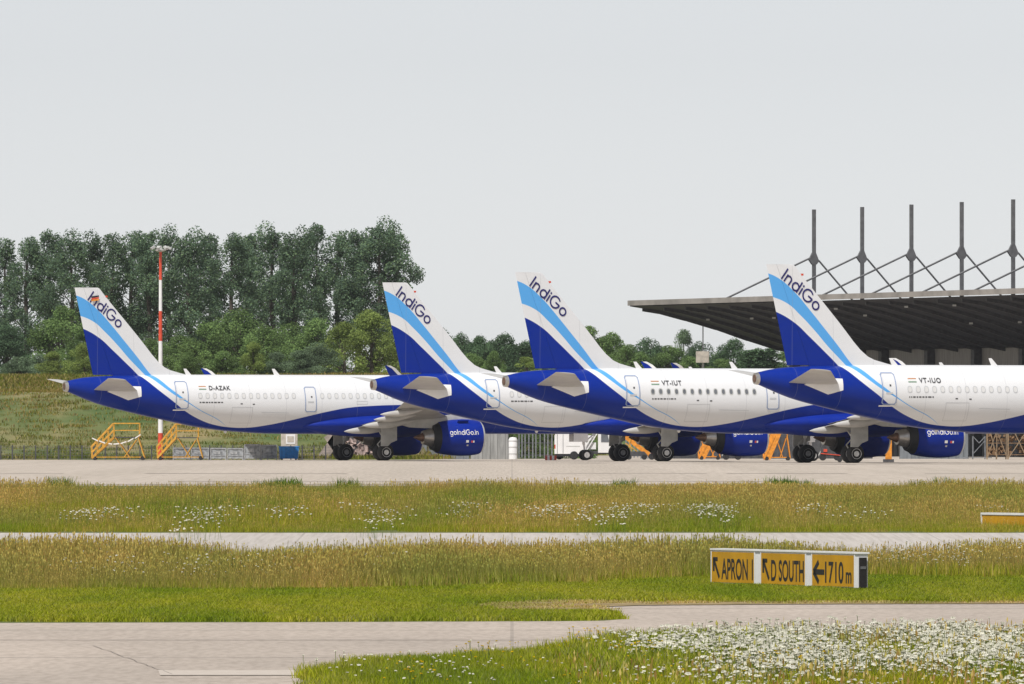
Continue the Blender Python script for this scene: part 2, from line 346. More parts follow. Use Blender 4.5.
# ------------------------------------------------------------ grass, as stuff made of instanced tufts
def foliage_mat(name, rough=0.8, var=(0.75, 1.2), scale=0.25, stretch=(1, .09, 1), trans=0.35, hue2=None):
    """vertex colours are the leaf colours, with haze painted into the poplars; a large noise in the world mixes greener and drier growth"""
    m = bpy.data.materials.new(name); m.use_nodes = True; t = m.node_tree; N = t.nodes; L = t.links; N.remove(N['Principled BSDF']); out = N['Material Output']
    at = N.new('ShaderNodeAttribute'); at.attribute_name = 'Col'
    g_ = N.new('ShaderNodeNewGeometry'); mp = N.new('ShaderNodeMapping'); mp.inputs['Scale'].default_value = stretch; L.new(g_.outputs['Position'], mp.inputs[0])
    n1 = N.new('ShaderNodeTexNoise'); n1.inputs['Scale'].default_value = scale; n1.inputs['Detail'].default_value = 5; L.new(mp.outputs[0], n1.inputs['Vector'])
    r = N.new('ShaderNodeValToRGB'); e = r.color_ramp.elements; e[0].position = .36; e[1].position = .64
    c0, c1 = hue2 if hue2 else ((var[0],)*3, (var[1],)*3)
    e[0].color = (*[c*.5 for c in c0], 1); e[1].color = (*[c*.5 for c in c1], 1)
    L.new(n1.outputs['Fac'], r.inputs[0])
    x = N.new('ShaderNodeMix'); x.data_type = 'RGBA'; x.blend_type = 'MULTIPLY'; x.inputs[0].default_value = 1; L.new(at.outputs['Color'], x.inputs[6]); L.new(r.outputs[0], x.inputs[7])
    x2 = N.new('ShaderNodeVectorMath'); x2.operation = 'SCALE'; x2.inputs['Scale'].default_value = 2.0; L.new(x.outputs[2], x2.inputs[0])
    d = N.new('ShaderNodeBsdfDiffuse'); tr = N.new('ShaderNodeBsdfTranslucent'); ms = N.new('ShaderNodeMixShader'); ms.inputs[0].default_value = trans
    L.new(x2.outputs[0], d.inputs['Color']); L.new(x2.outputs[0], tr.inputs['Color']); L.new(d.outputs[0], ms.inputs[1]); L.new(tr.outputs[0], ms.inputs[2]); L.new(ms.outputs[0], out.inputs['Surface'])
    return m
M['blade'] = foliage_mat('meadow_blades', hue2=((0.90, 1.02, 0.58), (1.46, 1.22, 0.90)), scale=0.3)
M['mown'] = foliage_mat('mown_blades', hue2=((0.76, 0.90, 0.7), (1.30, 1.20, 1.2)), scale=0.5)

def tri_mesh(name, V, Fc, col, m):
    me = bpy.data.meshes.new(name)
    me.vertices.add(len(V)); me.vertices.foreach_set('co', V.astype(np.float32).ravel())
    k = Fc.shape[1]
    me.loops.add(Fc.size); me.loops.foreach_set('vertex_index', Fc.astype(np.int32).ravel())
    me.polygons.add(len(Fc)); me.polygons.foreach_set('loop_start', np.arange(0, Fc.size, k, dtype=np.int32))
    me.update(calc_edges=True)
    a = me.color_attributes.new('Col', 'FLOAT_COLOR', 'POINT')
    a.data.foreach_set('color', np.concatenate([col, np.ones((len(col), 1))], 1).astype(np.float32).ravel())
    me.materials.append(m); return me

def blades(rs, n, rad, h, w, cols, lean=0.35):
    """n two-quad blades in a disc; returns V, F(quads), col"""
    r = rad*np.sqrt(rs.rand(n)); a = rs.rand(n)*2*pi
    bx, by = r*np.cos(a), r*np.sin(a)
    H = rs.uniform(h[0], h[1], n); W_ = rs.uniform(w[0], w[1], n); t = rs.rand(n)*2*pi
    lx, ly = np.cos(t)*H*lean*rs.rand(n), np.sin(t)*H*lean*rs.rand(n)
    o = rs.rand(n)*pi; wx, wy = np.cos(o)*W_/2, np.sin(o)*W_/2
    V = np.zeros((n, 6, 3))
    for k, (f_, ww) in enumerate(((0, 1), (.55, .85), (1, .12))):
        cx, cy, cz = bx+lx*f_**2, by+ly*f_**2, H*f_*(1-.08*f_)
        V[:, 2*k] = np.stack([cx-wx*ww, cy-wy*ww, cz], 1); V[:, 2*k+1] = np.stack([cx+wx*ww, cy+wy*ww, cz], 1)
    b_ = np.arange(n)[:, None]*6
    Fq = np.concatenate([b_+np.array([[0, 1, 3, 2]]), b_+np.array([[2, 3, 5, 4]])], 0)
    ci = rs.randint(0, len(cols), n); c = np.array(cols)[ci]*rs.uniform(.8, 1.2, (n, 1))
    return V.reshape(-1, 3), Fq, np.repeat(c, 6, 0)
def seedstems(rs, n, rad, h, headlen, headw, cols, stemcol, stemw=.005, flat=False):
    """thin stems that carry a head: a tall spindle, or a flat cluster seen as a small dish"""
    r = rad*np.sqrt(rs.rand(n)); a = rs.rand(n)*2*pi; bx, by = r*np.cos(a), r*np.sin(a)
    H = rs.uniform(h[0], h[1], n); t = rs.rand(n)*2*pi; lx, ly = np.cos(t)*H*.15, np.sin(t)*H*.15
    o = rs.rand(n)*pi; ox, oy = np.cos(o), np.sin(o)
    hl = rs.uniform(*headlen, n); hw = rs.uniform(*headw, n)
    V = []; Fs = []; 
    z0 = np.zeros(n)
    def P(x, y, z): return np.stack([x, y, z], 1)
    st = np.stack([P(bx-ox*stemw, by-oy*stemw, z0), P(bx+ox*stemw, by+oy*stemw, z0), P(bx+lx+ox*stemw, by+ly+oy*stemw, H), P(bx+lx-ox*stemw, by+ly-oy*stemw, H)], 1)
    c = np.array(cols)[rs.randint(0, len(cols), n)]*rs.uniform(.85, 1.1, (n, 1))
    if not flat:
        hd = np.stack([P(bx+lx, by+ly, H-hl*.3), P(bx+lx+ox*hw, by+ly+oy*hw, H+hl*.2), P(bx+lx*1.1, by+ly*1.1, H+hl*.7), P(bx+lx-ox*hw, by+ly-oy*hw, H+hl*.2)], 1)
        V = np.concatenate([st, hd], 0).reshape(-1, 3); col = np.concatenate([np.repeat(np.tile(np.array(stemcol), (n, 1)), 4, 0), np.repeat(c, 4, 0)], 0)
        Fq = np.arange(len(V)).reshape(-1, 4); return V, Fq, col
    ox2, oy2 = -oy, ox; X0, Y0 = bx+lx, by+ly; tl = rs.uniform(-.35, .35, n)*hw; tl2 = rs.uniform(-.35, .35, n)*hw
    q = []
    q.append(np.stack([P(X0+ox*hw, Y0+oy*hw, H+tl), P(X0+ox2*hw, Y0+oy2*hw, H+tl2), P(X0-ox*hw, Y0-oy*hw, H-tl), P(X0-ox2*hw, Y0-oy2*hw, H-tl2)], 1))
    for dx, dy in ((ox, oy), (ox2, oy2)):          # the domed underside / rim of the cluster, real thickness
        q.append(np.stack([P(X0-dx*hw*.9, Y0-dy*hw*.9, H-hw*.05), P(X0+dx*hw*.9, Y0+dy*hw*.9, H-hw*.05), P(X0+dx*hw*.55, Y0+dy*hw*.55, H+hw*.5), P(X0-dx*hw*.55, Y0-dy*hw*.55, H+hw*.5)], 1))
    hd = np.concatenate(q, 0)
    V = np.concatenate([st, hd], 0).reshape(-1, 3)
    col = np.concatenate([np.repeat(np.tile(np.array(stemcol), (n, 1)), 4, 0), np.repeat(np.tile(c, (3, 1)), 4, 0)], 0)
    return V, np.arange(len(V)).reshape(-1, 4), col
def patch(name, parts, m):
    Vs, Fs, Cs, b_ = [], [], [], 0
    for V, Fq, c in parts:
        Vs.append(V); Fs.append(Fq+b_); Cs.append(c); b_ += len(V)
    me = tri_mesh(name, np.concatenate(Vs), np.concatenate(Fs), np.concatenate(Cs), m)
    return bpy.data.objects.new(name, me)

def scatter(name, pts, patches, label, cat):
    """one object; pts rows = x, y, z, scale, rot, index"""
    col = bpy.data.collections.new(name+'_sources')
    for i, p in enumerate(patches): p.name = '%s_source_%02d' % (name, i); col.objects.link(p)
    pts = np.asarray(pts, float); n = len(pts)
    me = bpy.data.meshes.new(name); me.vertices.add(n); me.vertices.foreach_set('co', pts[:, :3].astype(np.float32).ravel())
    for nm, ty, v in (('sc', 'FLOAT', pts[:, 3].astype(np.float32)), ('ro', 'FLOAT', pts[:, 4].astype(np.float32)), ('ix', 'INT', pts[:, 5].astype(np.int32))):
        a = me.attributes.new(nm, ty, 'POINT'); a.data.foreach_set('value', v)
    o = link(name, me); tag(o, label, cat, kind='stuff')
    ng = bpy.data.node_groups.new(name+'_nodes', 'GeometryNodeTree')
    ng.interface.new_socket('Geometry', in_out='INPUT', socket_type='NodeSocketGeometry'); ng.interface.new_socket('Geometry', in_out='OUTPUT', socket_type='NodeSocketGeometry')
    N, L = ng.nodes, ng.links
    gi, go = N.new('NodeGroupInput'), N.new('NodeGroupOutput')
    ci = N.new('GeometryNodeCollectionInfo'); ci.inputs['Collection'].default_value = col; ci.inputs['Separate Children'].default_value = True; ci.inputs['Reset Children'].default_value = True
    ip = N.new('GeometryNodeInstanceOnPoints'); ip.inputs['Pick Instance'].default_value = True
    def attr(nm, ty):
        a = N.new('GeometryNodeInputNamedAttribute'); a.data_type = ty; a.inputs['Name'].default_value = nm; return a.outputs['Attribute']
    cr = N.new('ShaderNodeCombineXYZ'); L.new(attr('ro', 'FLOAT'), cr.inputs['Z'])
    L.new(gi.outputs[0], ip.inputs['Points']); L.new(ci.outputs[0], ip.inputs['Instance']); L.new(attr('ix', 'INT'), ip.inputs['Instance Index'])
    L.new(cr.outputs[0], ip.inputs['Rotation']); L.new(attr('sc', 'FLOAT'), ip.inputs['Scale']); L.new(ip.outputs[0], go.inputs[0])
    mod = o.modifiers.new('tufts', 'NODES'); mod.node_group = ng
    return o

rs = np.random.RandomState(11)
GR = [(0.20, 0.25, 0.025), (0.27, 0.30, 0.04), (0.32, 0.32, 0.06)]
DR = [(0.50, 0.42, 0.15), (0.44, 0.34, 0.13), (0.36, 0.25, 0.11), (0.56, 0.49, 0.22)]
BRT = [(0.27, 0.31, 0.016), (0.34, 0.37, 0.03), (0.22, 0.27, 0.012), (0.40, 0.39, 0.06)]
def tallp(i, h=(.09, .23), dry=.5, n=430, seeds=80):
    nd = int(n*dry)
    return patch('p', [blades(rs, n-nd, 1.0, h, (.008, .020), GR), blades(rs, nd, 1.0, (h[0]*1.1, h[1]*1.15), (.006, .014), DR),
                       seedstems(rs, seeds, 1.0, (h[1]*.95, h[1]*1.6), (.03, .07), (.006, .012), DR, (.28, .25, .10), .0035)], M['blade'])
def run_rows(d0, d1, xm, step):
    out = []
    d = d0
    while d < d1:
        hw = 512/F*d+xm; x = -hw
        while x < hw:
            out.append((x+rs.uniform(-step, step)*.5, d+rs.uniform(-step, step)*.5)); x += step
        d += step*1.15
    return out
def blotch(x, y, s=0.12, seed=0.0):
    return sin(x*s*2.1+seed)+sin(y*s*.31+x*s+seed*2)+sin(x*s*5.3-y*s*.7+seed*3)*.6
# far meadow strip between apron and middle taxiway
P_ = []
for x, d in run_rows(DB1+1.2, DA0-1.0, 12, .95):
    k = blotch(x, d)
    ix = 0 if k > .8 else (1 if k > -.4 else 2)
    e = min(1, (d-DB1)/14); fe = min(1, .5+.5*(DA0-d)/14)
    if e < .5 and rs.rand() < .7: ix = 2
    P_.append((x, d, zprof(d), fe*(.62+.38*e)*rs.uniform(.8, 1.25)*(1.0+.12*blotch(x, d, .4, 2)), rs.rand()*6.28, ix if rs.rand() < .75 else rs.randint(0, 3)))
for cx_, n_ in ((285, 4), (280, 3), (780, 5), (788, 4), (620, 2), (470, 2), (940, 3), (60, 2), (350, 2)):
    for _ in range(n_):
        d = dist_of(489.5)-rs.uniform(0, 9); P_.append((X(cx_+rs.normal()*9, d), d, 0, rs.uniform(.6, 1.1), rs.rand()*6.28, 3))
scatter('far_meadow_grass', P_, [tallp(0, dry=.55, seeds=60), tallp(1, dry=.34, seeds=45), tallp(2, dry=.08, seeds=12), patch('p', [blades(rs, 160, .42, (.10, .48), (.012, .035), [(.09, .16, .03), (.12, .20, .04)], .6)], M['blade'])],
        'long seeding grass strip between the wide apron and the middle taxiway', 'grass')
# middle meadow strip, tall
DM = dist_of(592)
def dmid(x, d):
    px = CX+x/d*F; return dist_of(float(np.interp(px, [0, 330, 640, 700, 1100], [592, 591, 580, 577, 578])))
P_ = []
for x, d in run_rows(DM, DB0-.8, 10, .75):
    if d < dmid(x, d)+1.6*blotch(x, d, .45, 9)*.4-rs.rand()*2.2: continue
    k = blotch(x, d, .2, 1.3); ix = 0 if k > .3 else (1 if k > -.7 else 2)
    e = min(1, (d-DM)/6); fe = min(1, .42+.58*(DB0-d)/8)
    P_.append((x, d, zprof(d), fe*(.75+.35*e)*rs.uniform(.8, 1.2)*(1+.12*blotch(x, d, .5, 4)), rs.rand()*6.28, ix if rs.rand() < .75 else rs.randint(0, 3)))
scatter('middle_meadow_grass', P_, [tallp(0, h=(.11,.29), dry=.62, seeds=90), tallp(1, h=(.11,.29), dry=.42), tallp(2, h=(.10,.27), dry=.15, seeds=26)],
        'tall brownish seeding grass behind the yellow airfield signs', 'grass')
# mown strip before the near taxiway
near_far_np = sorted([(a, b) for a, b in near_far])
def near_edge(px):
    xs_, ys_ = zip(*[(-4000, 622.5), (300, 622.5), (604, 621), (628, 616.5), (629, 604.8), (900, 604.5), (5000, 604)])
    return float(np.interp(px, xs_, ys_))
P_ = []
for x, d in run_rows(176, dist_of(574), 9, .46):
    if d > dmid(x, d)+1.5+2.2*blotch(x, d, .6, 5)*.4: continue
    px = CX+x/d*F; py = HY+F*(CAMZ-zprof(d))/d
    if py > near_edge(px)-.35 or (px > 600 and py > 604.6): continue
    dryz = (601.5 < py < 613.5 and 455+8*abs(py-608) < px < 640) or (px >= 640 and py > 602.5)
    if dryz:
        if rs.rand() < .62: continue
    P_.append((x, d, zprof(d), rs.uniform(.75, 1.15), rs.rand()*6.28, 2 if dryz else rs.randint(0, 2)))
def mownp(cols, n=460, h=(.035, .11)): return patch('p', [blades(rs, n, .45, h, (.008, .020), cols, .9)], M['mown'])
scatter('mown_grass', P_, [mownp(BRT), mownp(BRT+[(.26, .28, .09)]), mownp(DR+DR+BRT[:1], 200, (.02, .06))], 'short bright green mown grass along the near taxiway', 'grass')
# foreground island of grass
isl = sorted([(a, b) for a, b in island if b < 684])
def isl_edge(px): return float(np.interp(px, [301, 303, 315, 350, 400, 470, 540, 610, 680, 760, 860, 1000, 1200, 5000], [684, 679, 673, 668, 664, 660, 656, 652, 650, 648, 647, 645, 644, 643]))
P_ = []; FL = []; YF = []
for x, d in run_rows(117, 176, 7, .5):
    px = CX+x/d*F; py = HY+F*(CAMZ-zprof(d))/d
    if px < 326 or (py < isl_edge(px)+.6): continue
    k = blotch(x, d, .5, 3)
    tall = smooth((px-520)/140)
    ix = rs.randint(0, 2) if tall < .35 or k < -.5 else rs.randint(2, 4)
    P_.append((x, d, -1.2, (.62+.5*tall)*rs.uniform(.85, 1.2), rs.rand()*6.28, ix))
    if tall > .35 and rs.rand() < 1.0:
        dens = smooth((px-575)/170)*float(np.interp(py, [645, 678, 690, 700, 740], [1, 1, .40, .10, .05]))
        if blotch(x, d, 1.1, 7) > -.75 and rs.rand() < dens*.86: FL.append((x, d, -1.2, rs.uniform(.85, 1.15), rs.rand()*6.28, rs.randint(0, 3)))
    if rs.rand() < .10: YF.append((x, d, -1.2, rs.uniform(.6, 1.0), rs.rand()*6.28, 3 if rs.rand() < .6 else 4))
isp = [patch('p', [blades(rs, 360, .6, (.10, .28), (.010, .022), BRT, .6)], M['mown']),
       patch('p', [blades(rs, 330, .6, (.12, .30), (.010, .022), BRT+[(.30, .30, .10)], .6)], M['mown']),
       patch('p', [blades(rs, 260, .6, (.10, .24), (.008, .018), GR+BRT, .5), seedstems(rs, 2, .6, (.22, .36), (.05, .10), (.008, .014), DR, (.28, .25, .10), .003)], M['blade']),
       patch('p', [blades(rs, 290, .6, (.08, .22), (.008, .018), GR+BRT+BRT, .6), seedstems(rs, 3, .6, (.20, .34), (.05, .10), (.008, .014), DR, (.28, .25, .10), .003)], M['blade'])]
scatter('foreground_grass', P_, isp, 'uneven green grass island in the foreground beside the near concrete', 'grass')
WH = [(.80, .78, .66), (.72, .70, .58), (.82, .80, .70)]
M['petal'] = foliage_mat('flower_heads', var=(.95, 1.0), trans=.2)
def flp(n, rad, h, hw): return patch('p', [seedstems(rs, n, rad, h, (.05, .1), hw, WH, (.12, .17, .04), .003, True)], M['petal'])
def yfp(n, rad, h, hw, cols): return patch('p', [seedstems(rs, n, rad, h, (.05, .1), hw, cols, (.12, .17, .04), .003, True)], M['petal'])
YC = [(.75, .55, .02), (.70, .48, .02)]
fp = [flp(52, .5, (.12, .37), (.008, .040)), flp(40, .5, (.13, .42), (.008, .046)), flp(60, .5, (.08, .33), (.008, .036)), flp(5, .5, (.18, .36), (.014, .028)), yfp(6, .3, (.2, .35), (.012, .022), YC)]
for cx_, cy_, n_ in ((640, 672, 7), (590, 655, 5), (990, 668, 5), (800, 676, 6), (770, 684, 8), (480, 672, 3)):
    for _ in range(n_):
        d = dist_of(cy_+rs.uniform(-3, 3)); YF.append((X(cx_+rs.uniform(-14, 14), d), d, -1.2, 1.0, rs.rand()*6.28, 4))
scatter('foreground_wildflowers', FL+YF, fp, 'dense drift of small white wildflowers in the right foreground with yellow ones', 'wildflowers')
# scattered white flowers in the two meadow strips
P_ = []
for cx_, cy_, w_, n_ in ((80, 519, 45, 16), (120, 517, 20, 8), (215, 518, 24, 20), (285, 519, 14, 9), (195, 530, 12, 9), (385, 518, 20, 12), (460, 517, 22, 12), (555, 516, 18, 26), (600, 516, 16, 16), (635, 516, 20, 14),
                         (598, 527, 9, 9), (710, 515, 10, 24), (690, 510, 12, 10), (720, 525, 14, 7), (815, 513, 22, 8), (870, 518, 16, 6), (375, 528, 14, 7), (1000, 514, 18, 5)):
    for _ in range(int(n_*.36)):
        d = dist_of(cy_+9+rs.uniform(-3.0, 3.0)); P_.append((X(cx_+rs.normal()*w_*.6, d), d, zprof(d), rs.uniform(.9, 1.3), rs.rand()*6.28, rs.randint(0, 2)))
for cx_, cy_, w_, n_ in ((100, 562, 14, 20), (110, 573, 40, 12), (215, 572, 50, 22), (255, 572, 30, 16), (380, 570, 60, 8), (905, 560, 25, 22), (955, 562, 20, 18), (960, 555, 45, 10), (560, 562, 60, 6), (1000, 560, 20, 8)):
    for _ in range(n_):
        d = dist_of(cy_+14+rs.uniform(-4, 4)); P_.append((X(cx_+rs.normal()*w_*.5, d), d, zprof(d), rs.uniform(.9, 1.3), rs.rand()*6.28, rs.randint(2, 4)))
mp_ = [flp(16, .45, (.22, .42), (.018, .034)), flp(9, .5, (.20, .40), (.018, .032)), flp(5, .35, (.28, .48), (.013, .024)), flp(3, .35, (.26, .46), (.013, .022))]
scatter('meadow_wildflowers', P_, mp_, 'loose patches of small white flowers in the seeding meadow strips', 'wildflowers')
# rough tufts on the embankment
P_ = []
for _ in range(3000):
    x = rs.uniform(-48, 8); t = rs.uniform(-4, 66); d = toe(x)+t
    P_.append((x, d, bank_z(x, d), rs.uniform(.8, 1.5), rs.rand()*6.28, rs.randint(0, 2)))
M['bankb'] = foliage_mat('bank_blades', hue2=((0.46, 0.58, 0.50), (0.84, 0.72, 0.80)), scale=.10, stretch=(1, .5, 1))
bp_ = [patch('p', [blades(rs, 40, .9, (.08, .26), (.03, .07), GR+DR[:1], .8)], M['bankb']), patch('p', [blades(rs, 36, .9, (.06, .22), (.03, .06), GR+DR[:3], .8)], M['bankb'])]
P2 = []
for _ in range(1500):                                   # thicker weeds at the toe and along the terrace foot
    x = rs.uniform(-48, 6); t = rs.choice([rs.uniform(-4, 0), rs.uniform(38, 56)]); d = toe(x)+t
    P2.append((x, d, bank_z(x, d) if t > -6 else 0, rs.uniform(1.0, 1.9), rs.rand()*6.28, 0))
scatter('embankment_grass', P_+P2, bp_, 'rough green and straw coloured grass covering the embankment', 'grass')
#@@PART2@@
# ------------------------------------------------------------ trees
M['poplar'] = foliage_mat('poplar_leaves', var=(.8, 1.2), scale=.25, stretch=(1, 1, 1), trans=.45)
M['tree_a'] = foliage_mat('dark_green_leaves', var=(.8, 1.2), scale=.3, stretch=(1, 1, 1), trans=.40)
def crown_mesh(name, blobs, nleaf, size, cols, seed, tintvar=.28):
    r_ = np.random.RandomState(seed); B = np.array(blobs)            # x y z rx ry rz
    vol = (B[:, 3]*B[:, 4]*B[:, 5])**(2/3.); p = vol/vol.sum()
    k = r_.choice(len(B), nleaf, p=p); tint = r_.uniform(1-tintvar, 1+tintvar, len(B))
    d = r_.normal(size=(nleaf, 3)); d /= np.linalg.norm(d, axis=1)[:, None]
    rad = r_.uniform(.35, 1.0, nleaf)**.5*(1+r_.normal(size=nleaf)*.10)
    c = B[k, :3]+d*B[k, 3:6]*rad[:, None]
    n_ = r_.normal(size=(nleaf, 3)); n_[:, 2] += .5; n_ += d*.6; n_ /= np.linalg.norm(n_, axis=1)[:, None]
    a = np.cross(n_, r_.normal(size=(nleaf, 3))); a /= np.linalg.norm(a, axis=1)[:, None]; b_ = np.cross(n_, a)
    s = r_.uniform(size*.6, size*1.35, nleaf)[:, None]
    q = np.stack([c-a*s*.5, c-b_*s*.34+n_*s*.1, c+a*s*.5, c+b_*s*.34+n_*s*.1], 1)
    ci = r_.randint(0, len(cols), nleaf); col = np.array(cols)[ci]*tint[k][:, None]*r_.uniform(.8, 1.2, (nleaf, 1))
    return tri_mesh(name, q.reshape(-1, 3), np.arange(nleaf*4).reshape(-1, 4), np.repeat(col, 4, 0), None)
def poplar_variant(seed, H=17.5, wide=2.5, base=4.2):
    r_ = random.Random(seed); blobs = []; limbs = []
    n = 58
    for i in range(n):
        t = (i+r_.random())/n; z = base+(H-base)*t
        env = wide*(.62+.55*sin(pi*min(1, t*.9+.12)))*(1 if t < .8 else 1-(t-.8)*2.1)
        a = r_.uniform(0, 2*pi); rr = env*(r_.random()**.5)*.95
        s = r_.uniform(.55, 1.15)
        if t < .25 and r_.random() < .35: continue
        blobs.append((rr*cos(a), rr*sin(a), z, s, s, s*r_.uniform(.9, 1.35)))
        if r_.random() < .55: limbs.append((rr*cos(a), rr*sin(a), z))
    b = MB(); pts = [(0, 0, -.5, .42), (r_.uniform(-.2, .2), 0, H*.3, .30), (r_.uniform(-.3, .3), r_.uniform(-.3, .3), H*.62, .20), (0, 0, H*.94, .05)]
    for p, q in zip(pts, pts[1:]): b.tube(p[:3], q[:3], p[3], q[3], 7)
    for x, y, z in limbs:
        zz = max(base*.6, z-2.2*r_.uniform(.6, 1.3)); k = zz/(H*.94); b.tube((pts[1][0]*k, 0, zz), (x, y, z), .10*(1.15-k), .03, 5)
    cols = [(.14, .215, .135), (.165, .245, .145), (.12, .18, .125), (.19, .27, .135)]  # paler and bluer: distance haze put into the leaf colours
    return b, crown_mesh('crown', blobs, 13000, .235, cols, seed, .14)
def broad_variant(seed, w=4.5, H=9.0, cols=None, leaves=14000, base=.2, size=.25, cone=False):
    r_ = random.Random(seed); blobs = []; limbs = []
    for i in range(46):
        t = r_.random(); z = base+(H-base)*t
        env = w*(sin(pi*min(1, t*.78+.22))**.7) if not cone else w*(1-t)**.8+.25
        a = r_.uniform(0, 2*pi); rr = env*(r_.random()**.45)*.88; s = r_.uniform(.7, 1.35)*(w/4.5 if not cone else .7)
        blobs.append((rr*cos(a), rr*sin(a), z-.3*s, s*1.1, s*1.1, s*.95))
        if r_.random() < .5: limbs.append((rr*cos(a), rr*sin(a), z))
    b = MB(); b.tube((0, 0, -.5), (.1, 0, H*.45), .28*w/4.5, .18*w/4.5, 7); b.tube((.1, 0, H*.45), (0, .1, H*.85), .18*w/4.5, .05, 7)
    for x, y, z in limbs: b.tube((.05, 0, min(H*.8, max(.5, z*.55))), (x, y, z), .09, .025, 5)
    return b, crown_mesh('crown', blobs, leaves, size, cols, seed)
DK = [(.10, .165, .085), (.12, .19, .095), (.085, .14, .08)]
MD = [(.17, .26, .09), (.20, .29, .10), (.145, .225, .085)]
LT = [(.24, .31, .085), (.27, .34, .10), (.20, .27, .08)]
BL = [(.17, .24, .14), (.20, .27, .16), (.15, .21, .125)]
def mk_variant(fn, **k):
    b, cr = fn(**k); me = bpy.data.meshes.new('trunk'); me.from_pydata(b.v, [], b.f); me.materials.append(M['bark'])
    cr.materials.clear(); cr.materials.append(M['poplar'] if fn is poplar_variant else M['tree_a']); return me, cr
POP = [mk_variant(poplar_variant, seed=s, wide=w) for s, w in ((1, 2.5), (2, 2.2), (3, 2.8), (4, 2.4), (5, 2.9))]
BRD = {k: [mk_variant(broad_variant, seed=s+i*7, cols=c) for i in range(n)] for k, c, s, n in (('dark', DK, 20, 3), ('mid', MD, 30, 3), ('light', LT, 40, 2), ('blue', BL, 50, 2))}
CON = [mk_variant(broad_variant, seed=71, cols=DK, cone=True, w=1.5, H=9, leaves=3000, size=.3), mk_variant(broad_variant, seed=72, cols=DK, cone=True, w=1.2, H=9, leaves=2600, size=.3)]
trn = random.Random(77)
def gz(x, d):
    return bank_z(x, d) if d > toe(x)-6 else 0.0
def tree(name, var, x, d, zs, ws, label, cat, group, lean=0):
    z0 = gz(x, d)
    r = empty(name, (x, d, z0-.1), trn.uniform(0, 6.28)); r.scale = (ws, ws, zs); r.rotation_euler = (0, lean, r.rotation_euler.z)
    tag(r, label, cat, group); link('trunk', var[0], r); link('crown', var[1], r); return r
ordw = ['first', 'second', 'third', 'fourth', 'fifth', 'sixth', 'seventh', 'eighth', 'ninth', 'tenth', 'eleventh', 'twelfth', 'thirteenth', 'fourteenth', 'fifteenth', 'sixteenth', 'seventeenth', 'eighteenth', 'nineteenth', 'twentieth', 'twenty-first', 'twenty-second']
pops = [(-22, 238), (4, 241), (27, 239), (49, 231), (70, 237), (92, 237), (114, 236), (132, 233), (150, 231), (170, 233), (190, 234), (211, 237), (232, 235), (252, 233), (273, 230), (295, 233), (316, 227), (338, 233), (358, 231), (378, 225), (399, 229)]
for i, (px, ty) in enumerate(pops):
    d = 1225+trn.uniform(-18, 18); x = X(px, d); top = CAMZ+(HY-ty)/F*d; z0 = gz(x, d)
    lab = 'tall dark green poplar in the back row, %s from the left end of the row' % ordw[i] if i < len(pops)-1 else 'last tall poplar at the right end of the row, leaning crown open to the sky'
    tree('poplar_tree', POP[i % 5], x, d, (top-z0)/17.8, trn.uniform(.92, 1.1), lab, 'tree', 'row of tall poplars behind the embankment', R(2.5) if i == len(pops)-1 else 0)
# broad trees and bushes in front of and beyond the poplars: px, top row, half width px, distance, kind
BT = [(-30, 330, 32, 1120, 'dark'), (6, 325, 34, 1130, 'dark'), (40, 352, 24, 1060, 'blue'), (62, 306, 36, 1110, 'mid'), (86, 322, 30, 1090, 'mid'), (52, 354, 17, 990, 'light'), (84, 342, 20, 1000, 'light'), (20, 358, 22, 1030, 'blue'),
      (118, 330, 30, 1100, 'mid'), (150, 338, 30, 1090, 'mid'), (178, 334, 30, 1120, 'mid'), (206, 322, 32, 1110, 'mid'), (240, 308, 36, 1120, 'mid'), (264, 324, 30, 1090, 'mid'), (254, 342, 17, 1000, 'light'),
      (292, 322, 34, 1130, 'mid'), (316, 318, 32, 1110, 'mid'), (300, 350, 22, 1010, 'blue'), (318, 340, 26, 1020, 'blue'), (345, 322, 30, 1050, 'light'), (372, 311, 32, 1040, 'light'), (398, 318, 28, 1050, 'light'), (276, 352, 18, 1000, 'blue'), (222, 350, 20, 1000, 'mid'), (190, 354, 16, 980, 'mid'),
      (433, 338, 22, 1210, 'dark'), (452, 338, 24, 1215, 'dark'), (471, 342, 24, 1215, 'dark'), (491, 342, 24, 1220, 'dark'), (514, 344, 24, 1215, 'dark'), (536, 350, 22, 1215, 'dark'), (555, 352, 24, 1210, 'dark'), (601, 338, 26, 1215, 'dark'), (622, 345, 24, 1215, 'mid'), (640, 346, 24, 1220, 'dark'), (658, 346, 24, 1220, 'dark'), (678, 348, 24, 1215, 'mid'), (695, 350, 22, 1220, 'dark'), (717, 352, 24, 1215, 'mid'), (745, 352, 22, 1215, 'dark'), (440, 328, 22, 1180, 'dark'), (462, 331, 20, 1200, 'dark'), (480, 336, 20, 1180, 'dark'), (503, 334, 22, 1190, 'dark'), (526, 341, 20, 1190, 'dark'), (545, 346, 20, 1200, 'dark'), (494, 350, 12, 1080, 'mid'), (527, 356, 18, 1080, 'light'), (470, 352, 18, 1090, 'mid'), (425, 335, 20, 1180, 'dark'),
      (590, 326, 26, 1180, 'mid'), (612, 332, 22, 1200, 'mid'), (630, 344, 22, 1150, 'mid'), (648, 336, 24, 1210, 'dark'), (668, 345, 22, 1160, 'mid'), (684, 330, 15, 1260, 'blue'), (700, 340, 20, 1180, 'dark'), (733, 339, 21, 1170, 'dark'), (755, 350, 18, 1180, 'mid'), (784, 350, 20, 1190, 'mid'), (575, 330, 22, 1190, 'dark'), (570, 350, 22, 1120, 'mid'), (610, 354, 22, 1120, 'mid'), (690, 356, 22, 1120, 'mid'), (720, 358, 20, 1120, 'mid')]
